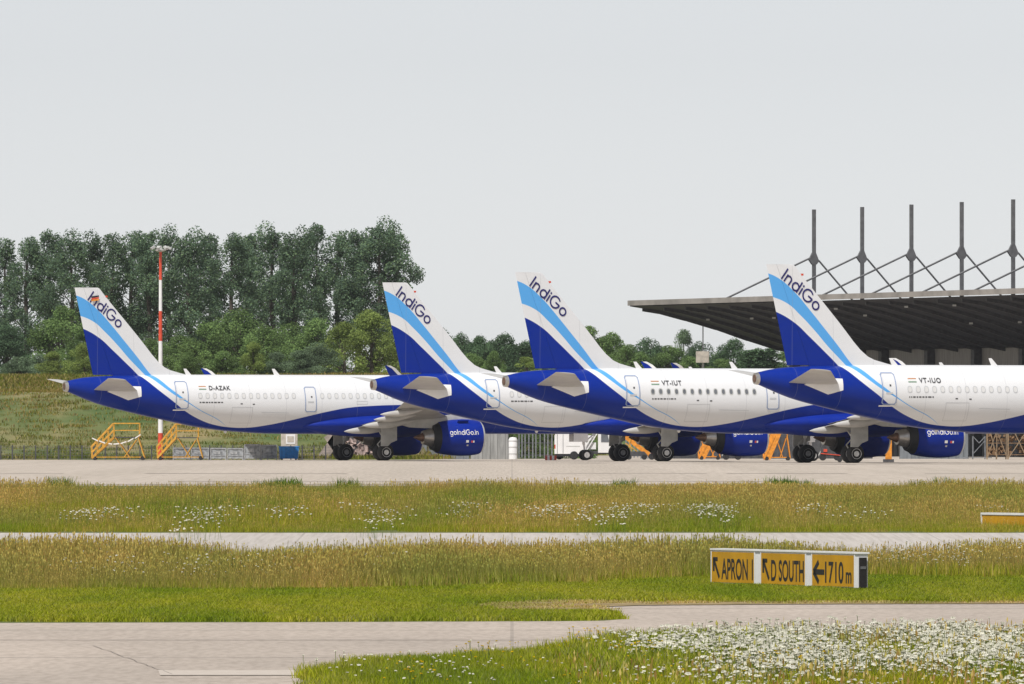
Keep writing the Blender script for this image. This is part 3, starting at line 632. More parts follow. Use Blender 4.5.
kindw = {'dark': 'dark green leafy tree', 'mid': 'mid green bushy tree', 'light': 'pale yellowish green leafy tree', 'blue': 'grey green willowy tree'}
zone = lambda px: ('left of the first tail fin' if px < 80 else 'behind the leftmost white fuselage' if px < 382 else 'between the second and third tail fins' if px < 560 else 'behind the third fuselage')
cnt = {}
zc = {}
for t in BT: zc[(t[4], zone(t[0]))] = zc.get((t[4], zone(t[0])), 0)+1
for (px, ty, hw, d, k) in sorted(BT):
    x = X(px, d); top = CAMZ+(HY-ty)/F*d; z0 = gz(x, d); key = (k, zone(px)); cnt[key] = cnt.get(key, 0)+1
    w_ = hw/F*d*(1.25 if px > 420 else 1.2)
    nm = ordw[cnt[key]-1]+' from left ' if zc[key] > 1 else 'only one '
    tree('broadleaf_tree', BRD[k][trn.randrange(len(BRD[k]))], x, d, max(.3, (top-z0)/9.3), w_/4.6, '%s, %s%s' % (kindw[k], nm, zone(px)), 'tree', 'broadleaf trees in front of the poplars and beyond the apron')
for i, (px, ty) in enumerate(((749, 349), (757, 347), (765, 351), (771, 346))):
    d = 1150; x = X(px, d); top = CAMZ+(HY-ty)/F*d
    tree('conifer_tree', CON[i % 2], x, d, (top-gz(x, d))/9.3, 1.0, 'slim dark conifer, %s from the left below the hangar roof edge' % ordw[i], 'tree', 'slim conifers below the hangar roof')

# ------------------------------------------------------------ open roof hall on the right
HX, HYv = cos(R(22.3)), sin(R(22.3))                    # depth direction of the hall (same as the parked aircraft's heading)
def hall():
    A = Vector((X(630, 1000), 1000, 0)); Bv = Vector((X(1015, 918), 918, 0)); e = (Bv-A).normalized(); dp = Vector((HX, HYv, 0))
    # keep depth horizontal direction; length runs beyond the frame
    Ln = 150.0
    root = empty('open_hangar', (A.x, A.y, 0)); tag(root, 'open sided hangar with dark underside roof, masts and stay cables on the right', 'hangar')
    o = lambda s_, t_, z: e*s_+dp*t_+Vector((0, 0, z))
    D = 17.0
    ztop = lambda s_: 13.45
    # roof: shell following a curve falling towards the back
    prof = [(0, 13.1), (1.0, 12.95), (2.5, 12.75), (5, 12.15), (8, 11.35), (11, 10.4), (14, 9.55), (D, 9.0)]
    b = MB()
    for (t0, z0), (t1, z1) in zip(prof, prof[1:]):
        c = [o(0, t0, z0), o(Ln, t0, z0), o(Ln, t1, z1), o(0, t1, z1), o(0, t0, 13.45+.02*t0), o(Ln, t0, 13.45+.02*t0), o(Ln, t1, 13.45+.02*t1), o(0, t1, 13.45+.02*t1)]
        b.add(c, [(0, 1, 2, 3), (7, 6, 5, 4), (0, 3, 7, 4), (1, 5, 6, 2)])
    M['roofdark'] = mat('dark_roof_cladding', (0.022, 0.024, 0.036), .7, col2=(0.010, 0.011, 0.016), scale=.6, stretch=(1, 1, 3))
    M['fascia'] = mat('roof_edge_concrete', (0.30, 0.275, 0.25), .8, var=.2, scale=.5)
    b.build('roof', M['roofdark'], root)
    fs = MB(); fs.add([o(-.3, -.12, 13.17), o(Ln, -.12, 13.17), o(Ln, -.12, 13.62), o(-.3, -.12, 13.62), o(-.3, -.003, 13.17), o(Ln, -.003, 13.17), o(Ln, -.003, 13.62), o(-.3, -.003, 13.62)],
                     [(0, 1, 2, 3), (7, 6, 5, 4), (3, 2, 6, 7), (0, 4, 5, 1), (0, 3, 7, 4), (1, 5, 6, 2)])
    fs.build('fascia', M['fascia'], root)
    # deep ribs under the roof
    for i in range(0, 29):
        s_ = .4+i*5.23; r_ = MB()
        for (t0, z0), (t1, z1) in zip(prof[1:], prof[2:]):
            r_.add([o(s_, t0, z0-.28), o(s_+.22, t0, z0-.28), o(s_+.22, t1, z1-.30), o(s_, t1, z1-.30), o(s_, t0, z0+.02), o(s_+.22, t0, z0+.02), o(s_+.22, t1, z1+.02), o(s_, t1, z1+.02)],
                   [(0, 1, 2, 3), (0, 3, 7, 4), (1, 5, 6, 2), (0, 4, 5, 1), (3, 2, 6, 7)])
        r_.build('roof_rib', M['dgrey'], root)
    for s_ in np.arange(3, 76, 5.23):                            # ceiling lamps under the front edge
        for t_, z_ in ((1.5, 12.55), (4.2, 12.0), (7.4, 11.2)):
            if rnd.random() < .8: continue
            l_ = MB(); l_.box(o(s_, t_, z_-.12), (.3, .25, .15)); l_.build('roof_lamp', M['lgrey'], root)
    for i in range(12):                                         # masts with stays
        s_ = 22.6+i*11.1; f0 = o(s_, 8.5, 0); m = MB(); m.box(f0+Vector((0, 0, 17.05)), (.27, .27, 8.4), rot=Matrix.Rotation(R(22.3), 3, 'Z'))
        mo = m.build('mast', M['mgrey'], root)
        nz = 17.4
        pl = MB()
        P = [f0+Vector((0, 0, nz+.45)), f0-dp*.5+Vector((0, 0, nz-.5)), f0-dp*.2+Vector((0, 0, nz-.9)), f0+dp*.2+Vector((0, 0, nz-.9)), f0+dp*.45+Vector((0, 0, nz-.6))]
        for sg in (-.36, .36):
            pass
        Q = [p-e*.14 for p in P]+[p+e*.14 for p in P]
        pl.add(Q, [(0, 1, 2, 3, 4), (9, 8, 7, 6, 5)]+[(k, k+5, (k+1) % 5+5, (k+1) % 5) for k in range(5)])
        pl.build('gusset', M['mgrey'], mo)
        s1 = MB(); s1.tube(f0-dp*.4+Vector((0, 0, nz-.35)), o(s_, 0.15, 13.5), .085, n=6); s1.build('stay', M['mgrey'], mo)
        s2 = MB(); s2.tube(f0+dp*.45+Vector((0, 0, nz-.55)), o(s_, 14.5, 10.9), .085, n=6); s2.build('stay', M['mgrey'], mo)
    # back wall with columns
    M['wallg'] = mat('ribbed_wall_sheet', (0.26, 0.25, 0.235), .7, var=.2, scale=1.2, stretch=(6, 6, .4))
    w = MB(); w.add([o(0, 16, 0), o(Ln, 16, 0), o(Ln, 16, 9.2), o(0, 16, 9.2), o(0, 16.3, 0), o(Ln, 16.3, 0), o(Ln, 16.3, 9.2), o(0, 16.3, 9.2)], [(0, 1, 2, 3), (7, 6, 5, 4), (0, 3, 7, 4), (1, 5, 6, 2)])
    w.build('wall', M['wallg'], root)
    for i in range(15):
        c = MB(); c.box(o(10.45*i+.4, 15.6, 4.6), (.7, .7, 9.2), rot=Matrix.Rotation(R(22.3), 3, 'Z')); c.build('column', M['dgrey'], root)
        c = MB()
        for k in range(9): c.box(o(10.45*i+1.6+k*1.0, 15.9, 1.5), (.09, .12, 3.0))
        c.build('wall_rail', M['galv'], root)
    return root
hall()

# ------------------------------------------------------------ aircraft
TH = R(22.3)
def pchip(xs, ys):
    xs = np.array(xs, float); ys = np.array(ys, float); h = np.diff(xs); dl = np.diff(ys)/h; m = np.zeros(len(xs))
    for i in range(1, len(xs)-1):
        if dl[i-1]*dl[i] > 0: m[i] = 2*dl[i-1]*dl[i]/(dl[i-1]+dl[i])
    m[0] = dl[0]; m[-1] = dl[-1]
    def f(x):
        x = min(max(x, xs[0]), xs[-1]); i = min(max(int(np.searchsorted(xs, x))-1, 0), len(h)-1); t = (x-xs[i])/h[i]
        return float(ys[i]*(1+2*t)*(1-t)**2+m[i]*h[i]*t*(1-t)**2+ys[i+1]*t*t*(3-2*t)+m[i+1]*h[i]*t*t*(t-1))
    return f
def prof(L):
    zt = pchip([.45, 1.3, 2.1, 4, 8, 12, L-6.5, L-4.2, L-3, L-2, L-1, L-.35, L], [5.54, 5.72, 5.82, 5.92, 5.985, 6.0, 6.0, 5.84, 5.50, 4.95, 4.38, 3.9, 3.42])
    zb = pchip([.45, 2.6, 5, 7.4, 10.2, 12.4, 15.4, 17, L-6, L-4, L-2, L-1, L-.35, L], [4.80, 3.98, 3.38, 2.86, 2.31, 2.05, 1.88, 1.86, 1.86, 1.95, 2.18, 2.46, 2.85, 3.28])
    w = pchip([.45, 2.2, 4, 7, 10, 13, 15, L-5.5, L-3.5, L-2, L-1, L-.35, L], [.36, .80, 1.16, 1.56, 1.83, 1.95, 1.975, 1.975, 1.82, 1.48, 1.05, .62, .07])
    return zt, zb, w
def aircraft(name, L, over, tx, ty, label, reg, dark_windows, blind_rnd, german=False):
    zt, zb, wf = prof(L)
    m = over                                              # station of the main gear
    root = empty('airliner', (tx, ty, 0), TH); tag(root, label, 'airliner', 'parked airliners with blue tails')
    def sy(u, z):
        a, b_ = zt(u), zb(u); c = (a+b_)/2; h = (a-b_)/2
        return -wf(u)*math.sqrt(max(0.0, 1-((z-c)/h)**2))
    us = sorted(set([.45, .6, .8] + list(np.arange(1.0, 18, .5)) + list(np.arange(18, L-7, 1.0)) + list(np.arange(L-7, L-1, .35)) + [L-1, L-.7, L-.45, L-.3, L-.18, L-.08, L-.02, L]))
    b = MB(); n = 120; rings = []
    for u in us:
        a, b_ = zt(u), zb(u); c = (a+b_)/2; h = (a-b_)/2
        rings.append([(u, wf(u)*sin(2*pi*i/n), c+h*cos(2*pi*i/n)) for i in range(n)])
    b.loft(rings, cap0=True, cap1=True); fus = b.build('fuselage', M['livery'], root, 40)
    # tail cone nozzle ring
    c0 = (zt(.6)+zb(.6))/2
    b = MB(); b.lathe((.23, 0, c0), (1, 0, 0), [(0, .31), (0, .345), (.215, .375), (.235, .365)], 24); b.build('tail_cone_ring', M['steel'], fus, 30)
    b = MB(); b.lathe((.215, 0, c0), (1, 0, 0), [(0, .20), (0, .255), (.012, .255)], 20); b.build('exhaust_nozzle', M['burnt'], fus, 30)
    # conform helpers on the near (right hand) side
    def cp(u, z, off=.012): return (u, sy(u, z)-off, z)
    def ribbon(mb, pts, w, off=.014, mi=0, close=False):
        P = [Vector((p[0], p[1])) for p in pts]
        if close: P = P+[P[0]]
        for p, q in zip(P, P[1:]):
            d = (q-p); l = d.length
            if l < 1e-6: continue
            d /= l; nn = Vector((-d.y, d.x))*w/2; k = max(1, int(l/.18))
            for j in range(k):
                a_ = p+d*(l*j/k)-d*(w*.5 if j == 0 else 0); b2 = p+d*(l*(j+1)/k)+d*(w*.5 if j == k-1 else 0)
                mb.add([cp(*(a_+nn), off), cp(*(a_-nn), off), cp(*(b2-nn), off), cp(*(b2+nn), off)], [(0, 1, 2, 3)], mi)
    def panel(mb, u0, u1, z0, z1, off, nu=3, nz=8, mi=0, r=0):
        P = []
        for j in range(nz+1):
            for i in range(nu+1): P.append(cp(u0+(u1-u0)*i/nu, z0+(z1-z0)*j/nz, off))
        mb.add(P, [(j*(nu+1)+i, j*(nu+1)+i+1, (j+1)*(nu+1)+i+1, (j+1)*(nu+1)+i) for j in range(nz) for i in range(nu)], mi)
    def door(u0, u1, z0, z1, sill=True):
        mb = MB(); panel(mb, u0, u1, z0, z1, .012); dr = mb.build('door', M['livery'], root, 60)
        mb = MB(); ribbon(mb, [(u0, z0+.1), (u0, z1-.1), (u0+.1, z1), (u1-.1, z1), (u1, z1-.1), (u1, z0+.1), (u1-.1, z0), (u0+.1, z0)], .06, .026, close=True)
        mb.build('door_outline', M['doorline'], dr)
        mb = MB(); uc = (u0+u1)/2; panel(mb, uc+.02, uc+.13, z0+(z1-z0)*.60-.06, z0+(z1-z0)*.60+.06, .022, 1, 1); mb.build('door_window', M['dgrey'], dr)
        mb = MB(); panel(mb, uc-.22, uc+.22, z0+.62, z0+.72, .022, 2, 2); mb.build('handle', M['wrim'], dr)
        if sill: mb = MB(); panel(mb, u0-.16, u1+.1, z0-.14, z0-.06, .026, 4, 1); mb.build('door_sill', M['white'], dr)
    door(7.92, 8.78, 3.62, 5.52)
    if L > 40: door(17.45, 18.25, 3.42, 5.14, False); door(29.6, 30.4, 3.55, 5.2, False)
    door(L-6.1, L-5.25, 3.6, 5.45, False)
    # cabin windows
    z = 4.52; wr = random.Random(blind_rnd); u = 9.66
    cache = {}
    while u < L-6.8:
        skip = (L > 40 and (17.1 < u < 18.5 or 29.3 < u < 30.7))
        if not skip:
            dz = .17; du = .115
            def oval(su, sz, off):
                P = []
                for i in range(14):
                    a = 2*pi*i/14; x_ = math.copysign(abs(cos(a))**.75, cos(a))*su; z_ = math.copysign(abs(sin(a))**.75, sin(a))*sz
                    P.append(Vector(cp(u+x_, z+z_, off)))
                return P
            const = u > 15.5
            drk = dark_windows or wr.random() < .0
            if const and 'w' in cache:
                w_ = link('window', cache['w'].data, root, (u-cache['u'], 0, 0)); link('pane', cache['p'].data, w_, (0, 0, 0)); 
            else:
                mb = MB(); o1 = oval(.155, .215, .010); o2 = oval(.105, .155, .012)
                mb.add(o1+o2, [(i, (i+1) % 14, 14+(i+1) % 14, 14+i) for i in range(14)]); w_ = mb.build('window', M['wrim'] if not drk else M['lgrey'], root)
                mb = MB(); o3 = oval(.110, .160, .004 if False else .011); mb.add(o3, [tuple(range(14))]); p_ = mb.build('pane', M['glass'] if drk else M['shade'], w_)
                if const: cache = {'w': w_, 'p': p_, 'u': u}
            if not drk:                                         # pale windows get no further part at the upper edge
                pass
        u += .533
    # small stencil lines, flag, registration
    mb = MB()
    x_ = 9.6
    while x_ < 11.2:
        l_ = wr.uniform(.06, .22); panel(mb, x_, x_+l_, 4.02, 4.10, .012, 1, 1); x_ += l_+.06
    mb.build('stencil_line', M['dgrey'], fus)
    for k, mm in enumerate(('orange_red', 'white', 'green_flag')):
        mb = MB(); panel(mb, 9.62, 10.16, 5.14-k*.10, 5.205-k*.10, .013, 3, 1); mb.build('flag_stripe', M[mm], fus)
    for (uu, zz) in ((12.6, 3.93), (13.5, 3.9)):
        mb = MB(); panel(mb, uu, uu+.16, zz, zz+.07, .013, 1, 1); mb.build('service_mark', M['dgrey'], fus)
    mb = MB(); ribbon(mb, [(14.2, 3.36), (16.2, 3.32)], .035); mb.build('hatch_seam', M['wrim'], fus)
    for (u0, u1, z0, z1) in ((12.0, 13.5, 2.62, 3.72), (21.3, 22.1, 3.95, 4.15)):
        mb = MB(); ribbon(mb, [(u0, z0), (u0, z1), (u1, z1), (u1, z0)], .022, .010, close=True); mb.build('hatch_seam', M['wrim'], fus)
    # registration letters
    cu = bpy.data.curves.new('registration', 'FONT'); cu.body = reg; cu.size = .52; cu.space_character = 1.15; cu.offset = .012
    to = bpy.data.objects.new('tmp', cu); C.objects.link(to); dg = bpy.context.evaluated_depsgraph_get()
    me = bpy.data.meshes.new_from_object(to.evaluated_get(dg)); bpy.data.objects.remove(to)
    for v in me.vertices:
        x0, y0 = v.co.x, v.co.y; v.co = cp(10.34+x0*.74, 4.93+y0*.80, .038)
    me.materials.clear(); me.materials.append(M['dgrey']); link('registration', me, root)
    # antennas, beacon
    for uu in (9.3, 15.9, L-14):
        mb = MB(); zt0 = zt(uu)
        mb.loft([[(uu-.02, -.03, zt0-.05), (uu+.40, -.03, zt0-.05), (uu+.40, .03, zt0-.05), (uu-.02, .03, zt0-.05)], [(uu-.22, -.012, zt0+.42), (uu-.02, -.012, zt0+.42), (uu-.02, .012, zt0+.42), (uu-.22, .012, zt0+.42)]])
        mb.build('antenna', M['white'], root)
    mb = MB(); mb.lathe((12.2, 0, zb(12.2)+.05), (0, 0, -1), [(0, .12), (.12, .11), (.2, .04)], 10); mb.build('belly_beacon', M['white'], root, 40)
    # fin and rudder
    te = lambda z_: 1.0+(12.03-z_)*.2248
    le = pchip([5.55, 5.9, 6.06, 6.2, 6.46, 6.87, 8.4, 10.0, 11.52, 11.80, 11.95, 12.03], [10.6, 9.6, 9.0, 8.4, 7.72, 7.20, 5.90, 4.51, 3.19, 2.97, 2.84, 2.70])
    tb = lambda z_: .20-(z_-5.5)*.013
    def fthk(uu, z_):
        a, c_ = te(z_), le(z_); q = min(1, max(0, (uu-a)/(min(c_, a+5.4)-a)))
        return tb(z_)*(min(1, q/.55)**.8 if q < .55 else math.sqrt(max(0, 1-((q-.55)/.47)**2)))+.004
    hinge = lambda z_: te(z_)+.30*(2.1+(12.03-z_)*.43)
    def finsec(z_, u0, u1):
        A = []; B_ = []
        for k in range(11):
            uu = u0+(u1-u0)*k/10; A.append((uu, -fthk(uu, z_), z_)); B_.append((uu, fthk(uu, z_), z_))
        return A+B_[::-1]
    zs = [5.6, 5.8, 5.95, 6.1, 6.3, 6.5, 6.9, 7.4, 8, 8.6, 9.2, 9.8, 10.4, 11, 11.4, 11.62, 11.76, 11.86, 11.94, 12.0, 12.03]
    mb = MB(); mb.loft([finsec(z_, hinge(z_)+.012, le(z_)) for z_ in zs]); fin = mb.build('tail_fin', M['livery'], root, 50)
    mb = MB(); mb.loft([finsec(z_, te(z_), hinge(z_)) for z_ in [5.97]+zs[3:]]); mb.build('rudder', M['livery'], root, 50)
    # lettering strokes on the fin
    def arc(cx, cy, r, a0, a1, k=14): return [(cx+r*cos(R(a0+(a1-a0)*i/k)), cy+r*sin(R(a0+(a1-a0)*i/k))) for i in range(k+1)]
    G = {'I': ([[(0, 0), (0, 1)]], .30), 'n': ([[(0, 0), (0, .64)], [(0, .38)]+arc(.26, .38, .26, 180, 0)+[(.52, 0)]], .82), 'd': ([arc(.32, .32, .32, 0, 360), [(.64, 0), (.64, 1.0)]], .92), 'i': ([[(0, 0), (0, .64)], [(0, .80), (0, .92)]], .26),
         'G': ([arc(.5, .5, .5, 48, 360)+[(1.0, .5), (.55, .5)]], 1.24), 'o': ([arc(.32, .32, .32, 0, 360)], .92), 'g': ([arc(.32, .32, .32, 0, 360), [(.64, .64), (.64, -.08)]+arc(.34, -.08, .30, 0, -150, 8)], .92), '.': ([[(0, 0), (0, .10)]], .26)}
    def strokes(text, w):
        out = []; x0 = 0
        for ch in text:
            segs, adv = G[ch]
            for sg in segs:
                sg2 = [sg[0]]
                for p, q in zip(sg, sg[1:]):
                    kk = max(1, int(math.dist(p, q)/.2)); sg2 += [(p[0]+(q[0]-p[0])*t_/kk, p[1]+(q[1]-p[1])*t_/kk) for t_ in range(1, kk+1)]
                sg = sg2
                for i, (p, q) in enumerate(zip(sg, sg[1:])):
                    p_, q_ = Vector((p[0]+x0, p[1])), Vector((q[0]+x0, q[1])); d = (q_-p_).normalized(); nn = Vector((-d.y, d.x))*w/2; e_ = d*w*.18
                    out.append([p_-e_+nn, p_-e_-nn, q_+e_-nn, q_+e_+nn])
            x0 += adv
        return out
    e1 = Vector((157, -135)).normalized()*.715; e2 = Vector((32, 46)).normalized()*.71; O = Vector((1.95, 11.17))
    for side in (-1,):
        mb = MB()
        for q in strokes('IndiGo', .14):
            P = []
            for v in q:
                w2 = O+e1*v.x+e2*v.y; P.append((w2.x, side*(.205), w2.y))
            mb.add(P, [(0, 1, 2, 3)])
        # lay the letters on the fin skin
        V = []
        for (x_, y_, z_) in mb.v:
            thk = fthk(x_, z_)
            V.append((x_, -(thk+.025), z_))
        mb.v = V; mb.build('fin_lettering', M['navy'], fin)
    if german:
        for k, mm in enumerate(('dark', 'red', 'orange')):
            mb = MB(); P = [(2.16, 11.42-k*.12), (2.72, 11.50-k*.12), (2.72, 11.39-k*.12), (2.16, 11.31-k*.12)]
            mb.add([(a, -.235, b2) for a, b2 in P], [(0, 1, 2, 3)]); mb.build('flag_stripe', M[mm], fin)
    mb = MB(); mb.box((3.35, 0, 11.42), (.14, .12, .12)); mb.build('beacon', M['red'], fin)
    # stabilizers
    mb = MB(); P = [(3.05, 4.80), (3.6, 5.02), (4.2, 5.20), (5.45, 5.16), (5.45, 4.46), (4.55, 4.20)]
    cc = Vector((4.6, 4.7)); K = 6; vs_ = []
    for r_ in range(K+1):
        for i in range(len(P)):
            for s_ in range(4):
                p = Vector(P[i]).lerp(Vector(P[(i+1) % len(P)]), s_/4); q = cc.lerp(p, r_/K if r_ else .001); vs_.append(cp(q.x, q.y, .016))
    nn = len(P)*4; mb.add(vs_, [(r_*nn+i, r_*nn+(i+1) % nn, (r_+1)*nn+(i+1) % nn, (r_+1)*nn+i) for r_ in range(K) for i in range(nn)]); mb.build('stabilizer_plate', M['white'], fus, 60)
    def airfoil(uL, uT, y, zL, zT, t, n_=9):
        up = []; lo = []
        for k in range(n_+1):
            s_ = (1-cos(pi*k/n_))/2; uu = uL+(uT-uL)*s_; z_ = zL+(zT-zL)*s_; h = t*2.6*(math.sqrt(s_)*.62*(1-s_)+.14*s_*(1-s_))+.004
            up.append((uu, y, z_+h)); lo.append((uu, y, z_-h*.8))
        return up+lo[::-1]
    for sd in (-1, 1):
        mb = MB(); R_ = []
        for k in range(8):
            t = k/7; y = sd*(.75+5.45*t); R_.append(airfoil(5.45-2.95*t, 2.15-.95*t, y, 4.80+.78*t, 4.92+.78*t, .17-.10*t))
        R_.append(airfoil(2.25, 1.35, sd*6.27, 5.62, 5.70, .03))
        if sd == 1: R_ = [r[::-1] for r in R_]
        mb.loft(R_); mb.build('stabilizer', M['stab'], root, 50)
    # belly fairing
    b = MB(); rings = []
    for k in range(25):
        t = k/24; uu = m-5.3+13.7*t; e_ = sin(pi*min(1, max(0, t)))**.6
        w_ = 1.2+1.12*e_; zlo = 2.25-.62*e_; zhi = 2.6+.95*e_
        rings.append([(uu, w_*sin(2*pi*i/32)*1.0, (zhi+zlo)/2+(zhi-zlo)/2*cos(2*pi*i/32)) for i in range(32)])
    b.loft(rings); b.build('belly_fairing', M['blue'], root, 50)
    # wings
    for sd in (-1, 1):
        S = [(1.5, m+6.4, m-1.0, 2.72, 2.42, .34), (3.4, m+5.35, m-1.05, 2.92, 2.60, .28), (6.4, m+3.7, m-1.1, 3.12, 2.90, .21), (9.0, m+2.25, m-1.70, 3.30, 3.14, .16), (12.0, m+.6, m-2.40, 3.58, 3.46, .12), (15.0, m-1.1, m-3.15, 3.90, 3.82, .085), (16.7, m-2.1, m-3.55, 4.10, 4.05, .065)]
        R_ = [airfoil(a, b2, sd*y, zl, ztt, t_) for y, a, b2, zl, ztt, t_ in S]
        if sd == 1: R_ = [r[::-1] for r in R_]
        mb = MB(); mb.loft(R_); wg = mb.build('wing', M['wing'], root, 50)
        W_ = [(16.7, 4.075, 2.1, 3.55), (17.05, 4.22, 2.45, 3.80), (17.32, 4.60, 2.95, 4.15), (17.48, 5.1, 3.45, 4.52), (17.66, 5.9, 4.15, 5.05), (17.78, 6.35, 4.65, 5.32), (17.82, 6.55, 5.05, 5.42)]
        mb = MB(); rr_ = []
        for y, z_, a, c_ in W_:
            r = []
            for s_ in (0, .15, .5, 1.0): r.append((m-a-(c_-a)*s_, sd*y-.035*(1-abs(s_-.3)), z_))
            for s_ in (.9, .5, .15): r.append((m-a-(c_-a)*s_, sd*y+.035*(1-abs(s_-.3)), z_))
            rr_.append(r)
        mb.loft(rr_); wl = mb.build('winglet', M['blue'], root, 50)
        mb = MB()
        for (y, z_, a, c_), (y2, z2, a2, c2) in zip(W_[1:], W_[2:]):
            mb.add([(m-a+.03, sd*y-.045, z_), (m-a+.03, sd*y+.045, z_), (m-a-.26, sd*y+.045, z_), (m-a-.26, sd*y-.045, z_), (m-a2+.03, sd*y2-.045, z2), (m-a2+.03, sd*y2+.045, z2), (m-a2-.26, sd*y2+.045, z2), (m-a2-.26, sd*y2-.045, z2)],
                   [(0, 1, 5, 4), (1, 2, 6, 5), (2, 3, 7, 6), (3, 0, 4, 7)])
        mb.build('winglet_edge', M['white'], wl)
        # flaps a little drooped, and their track fairings
        for (ya, yb, da) in ((2.4, 6.2, .1), (6.6, 12.8, .1)):
            f_ = lambda y: (np.interp(y, [s_[0] for s_ in S], [s_[2] for s_ in S]), np.interp(y, [s_[0] for s_ in S], [s_[4] for s_ in S]))
            (u1, z1), (u2, z2) = f_(ya), f_(yb); ca, cb = 1.35 if ya < 5 else 1.1, .95 if ya > 5 else 1.2
            R2 = [airfoil(u1+.55, u1-ca*.42, sd*ya, z1-.04, z1-.28, .075, 6), airfoil(u2+.45, u2-cb*.42, sd*yb, z2-.04, z2-.22, .06, 6)]
            if sd == 1: R2 = [r[::-1] for r in R2]
            mb = MB(); mb.loft(R2); mb.build('flap', M['stab'], wg, 50)
        for y in (2.95, 6.9, 10.2, 13.3):
            ut = float(np.interp(y, [s_[0] for s_ in S], [s_[2] for s_ in S])); zz = float(np.interp(y, [s_[0] for s_ in S], [s_[4] for s_ in S])); sc = 1.0 if y < 8 else .8
            mb = MB(); rings = []
            for k in range(13):
                t = k/12; uu = ut-1.55*sc+3.9*sc*t; r = .235*sc*(math.sin(pi*min(1, (t+.02)))**.7) if 0 < t < 1 else .015
                zc = zz-.30*sc-.22*(1-t)*sc+.25*max(0, t-.5); rings.append([(uu, sd*y+r*.8*sin(2*pi*i/12), zc+r*1.15*cos(2*pi*i/12)) for i in range(12)])
            mb.loft(rings); mb.build('flap_fairing', M['stab'], wg, 50)
        # engine
        ey, ez = sd*5.75, 1.62
        mb = MB(); mb.lathe((m+3.27, ey, ez), (1, 0, 0), [(.06, 1.02), (0, 1.07), (.0, 1.10), (.5, 1.19), (1.1, 1.26), (1.8, 1.29), (2.4, 1.27), (2.9, 1.21), (3.08, 1.165)], 48)
        eng = mb.build('engine', M['blue'], root, 35)
        mb = MB(); mb.lathe((m+3.27, ey, ez), (1, 0, 0), [(3.08, 1.168), (3.18, 1.12), (3.235, 1.06), (3.2, 1.0), (2.95, .95)], 48); mb.build('inlet_lip', M['steel'] if False else M['lgrey'], eng, 50)
        mb = MB(); mb.lathe((m+3.27, ey, ez), (1, 0, 0), [(2.8, .94), (2.84, .30), (3.12, .02)], 32); mb.build('fan', M['dgrey'], eng, 30)
        mb = MB(); mb.lathe((m+3.27, ey, ez), (1, 0, 0), [(-.42, .80), (-.40, .86), (.03, 1.055), (.08, 1.0), (.08, .5)], 48); mb.build('fan_nozzle', M['dark'], eng, 40)
        mb = MB(); mb.lathe((m+3.27, ey, ez), (1, 0, 0), [(-1.08, .40), (-1.08, .46), (-.75, .56), (-.41, .62), (-.1, .66)], 32); mb.build('core_nozzle', M['steel'], eng, 40)
        mb = MB(); mb.lathe((m+3.27, ey, ez), (1, 0, 0), [(-1.75, .03), (-1.5, .15), (-1.05, .33), (-.9, .36)], 24); mb.build('exhaust_cone', M['burnt'], eng, 40)
        # pylon
        mb = MB()
        mb.loft([[(m+6.1, ey-.10, ez+1.18), (m+6.1, ey+.10, ez+1.18), (m+6.1, ey+.08, ez+1.0), (m+6.1, ey-.08, ez+1.0)], [(m+4.6, ey-.2, 3.24), (m+4.6, ey+.2, 3.24), (m+4.6, ey+.2, ez+1.0), (m+4.6, ey-.2, ez+1.0)],
                 [(m+3.0, ey-.22, 3.05), (m+3.0, ey+.22, 3.05), (m+3.0, ey+.2, ez+.62), (m+3.0, ey-.2, ez+.62)], [(m+1.2, ey-.16, 2.85), (m+1.2, ey+.16, 2.85), (m+1.2, ey+.1, 2.32), (m+1.2, ey-.1, 2.32)], [(m+.2, ey-.04, 2.75), (m+.2, ey+.04, 2.75), (m+.2, ey+.03, 2.6), (m+.2, ey-.03, 2.6)]])
        mb.build('pylon', M['lgrey'], eng, 40)
        mb = MB()
        mb.box((m+4.9, ey+sd*.80, ez+1.10), (.8, .04, .34), rot=Matrix.Rotation(-sd*.9, 3, 'X')); mb.build('nacelle_strake', M['blue'], eng)
        def lay(u_, z_):
            rr = float(np.interp(u_, [0, .5, 1.1, 1.8, 2.4, 2.9, 3.08], [1.10, 1.19, 1.26, 1.29, 1.27, 1.21, 1.165]))+.012
            return (m+3.27+u_, ey-math.sqrt(max(.01, rr*rr-z_*z_)), ez+z_)
        if sd == -1:
            mb = MB()
            for q in strokes('goIndiGo.in', .15):
                mb.add([lay(.55+v.x*.283, .20+v.y*.34) for v in q], [(0, 1, 2, 3)])
            mb.build('nacelle_lettering', M['white'], eng)
            for (a, b2, w_, h_, mm) in ((1.70, -.36, .20, .17, 'white'), (2.09, -.36, .12, .14, 'red'), (2.23, -.36, .10, .14, 'white'), (1.77, -.60, .13, .10, 'lgrey')):
                mb = MB(); mb.add([lay(a, b2), lay(a+w_, b2), lay(a+w_, b2+h_), lay(a, b2+h_)], [(0, 1, 2, 3)]); mb.build('nacelle_mark', M[mm], eng)
    # main gear
    for sd in (-1, 1):
        gy = sd*3.795
        mb = MB(); mb.tube((m, gy, .58), (m+.1, gy, 1.5), .10, n=12); mb.tube((m+.1, gy, 1.4), (m+.15, gy*.99, 2.75), .15, n=12); mb.tube((m, gy-.62, .585), (m, gy+.62, .585), .09, n=10)
        mb.bar((m+.1, gy, 1.5), (m+.1, gy-sd*1.6, 2.5), .11); mb.bar((m-.15, gy, .75), (m-.42, gy, 1.15), .07); mb.bar((m-.42, gy, 1.15), (m+.02, gy, 1.6), .07)
        gr = mb.build('main_gear', M['lgrey'], root, 40)
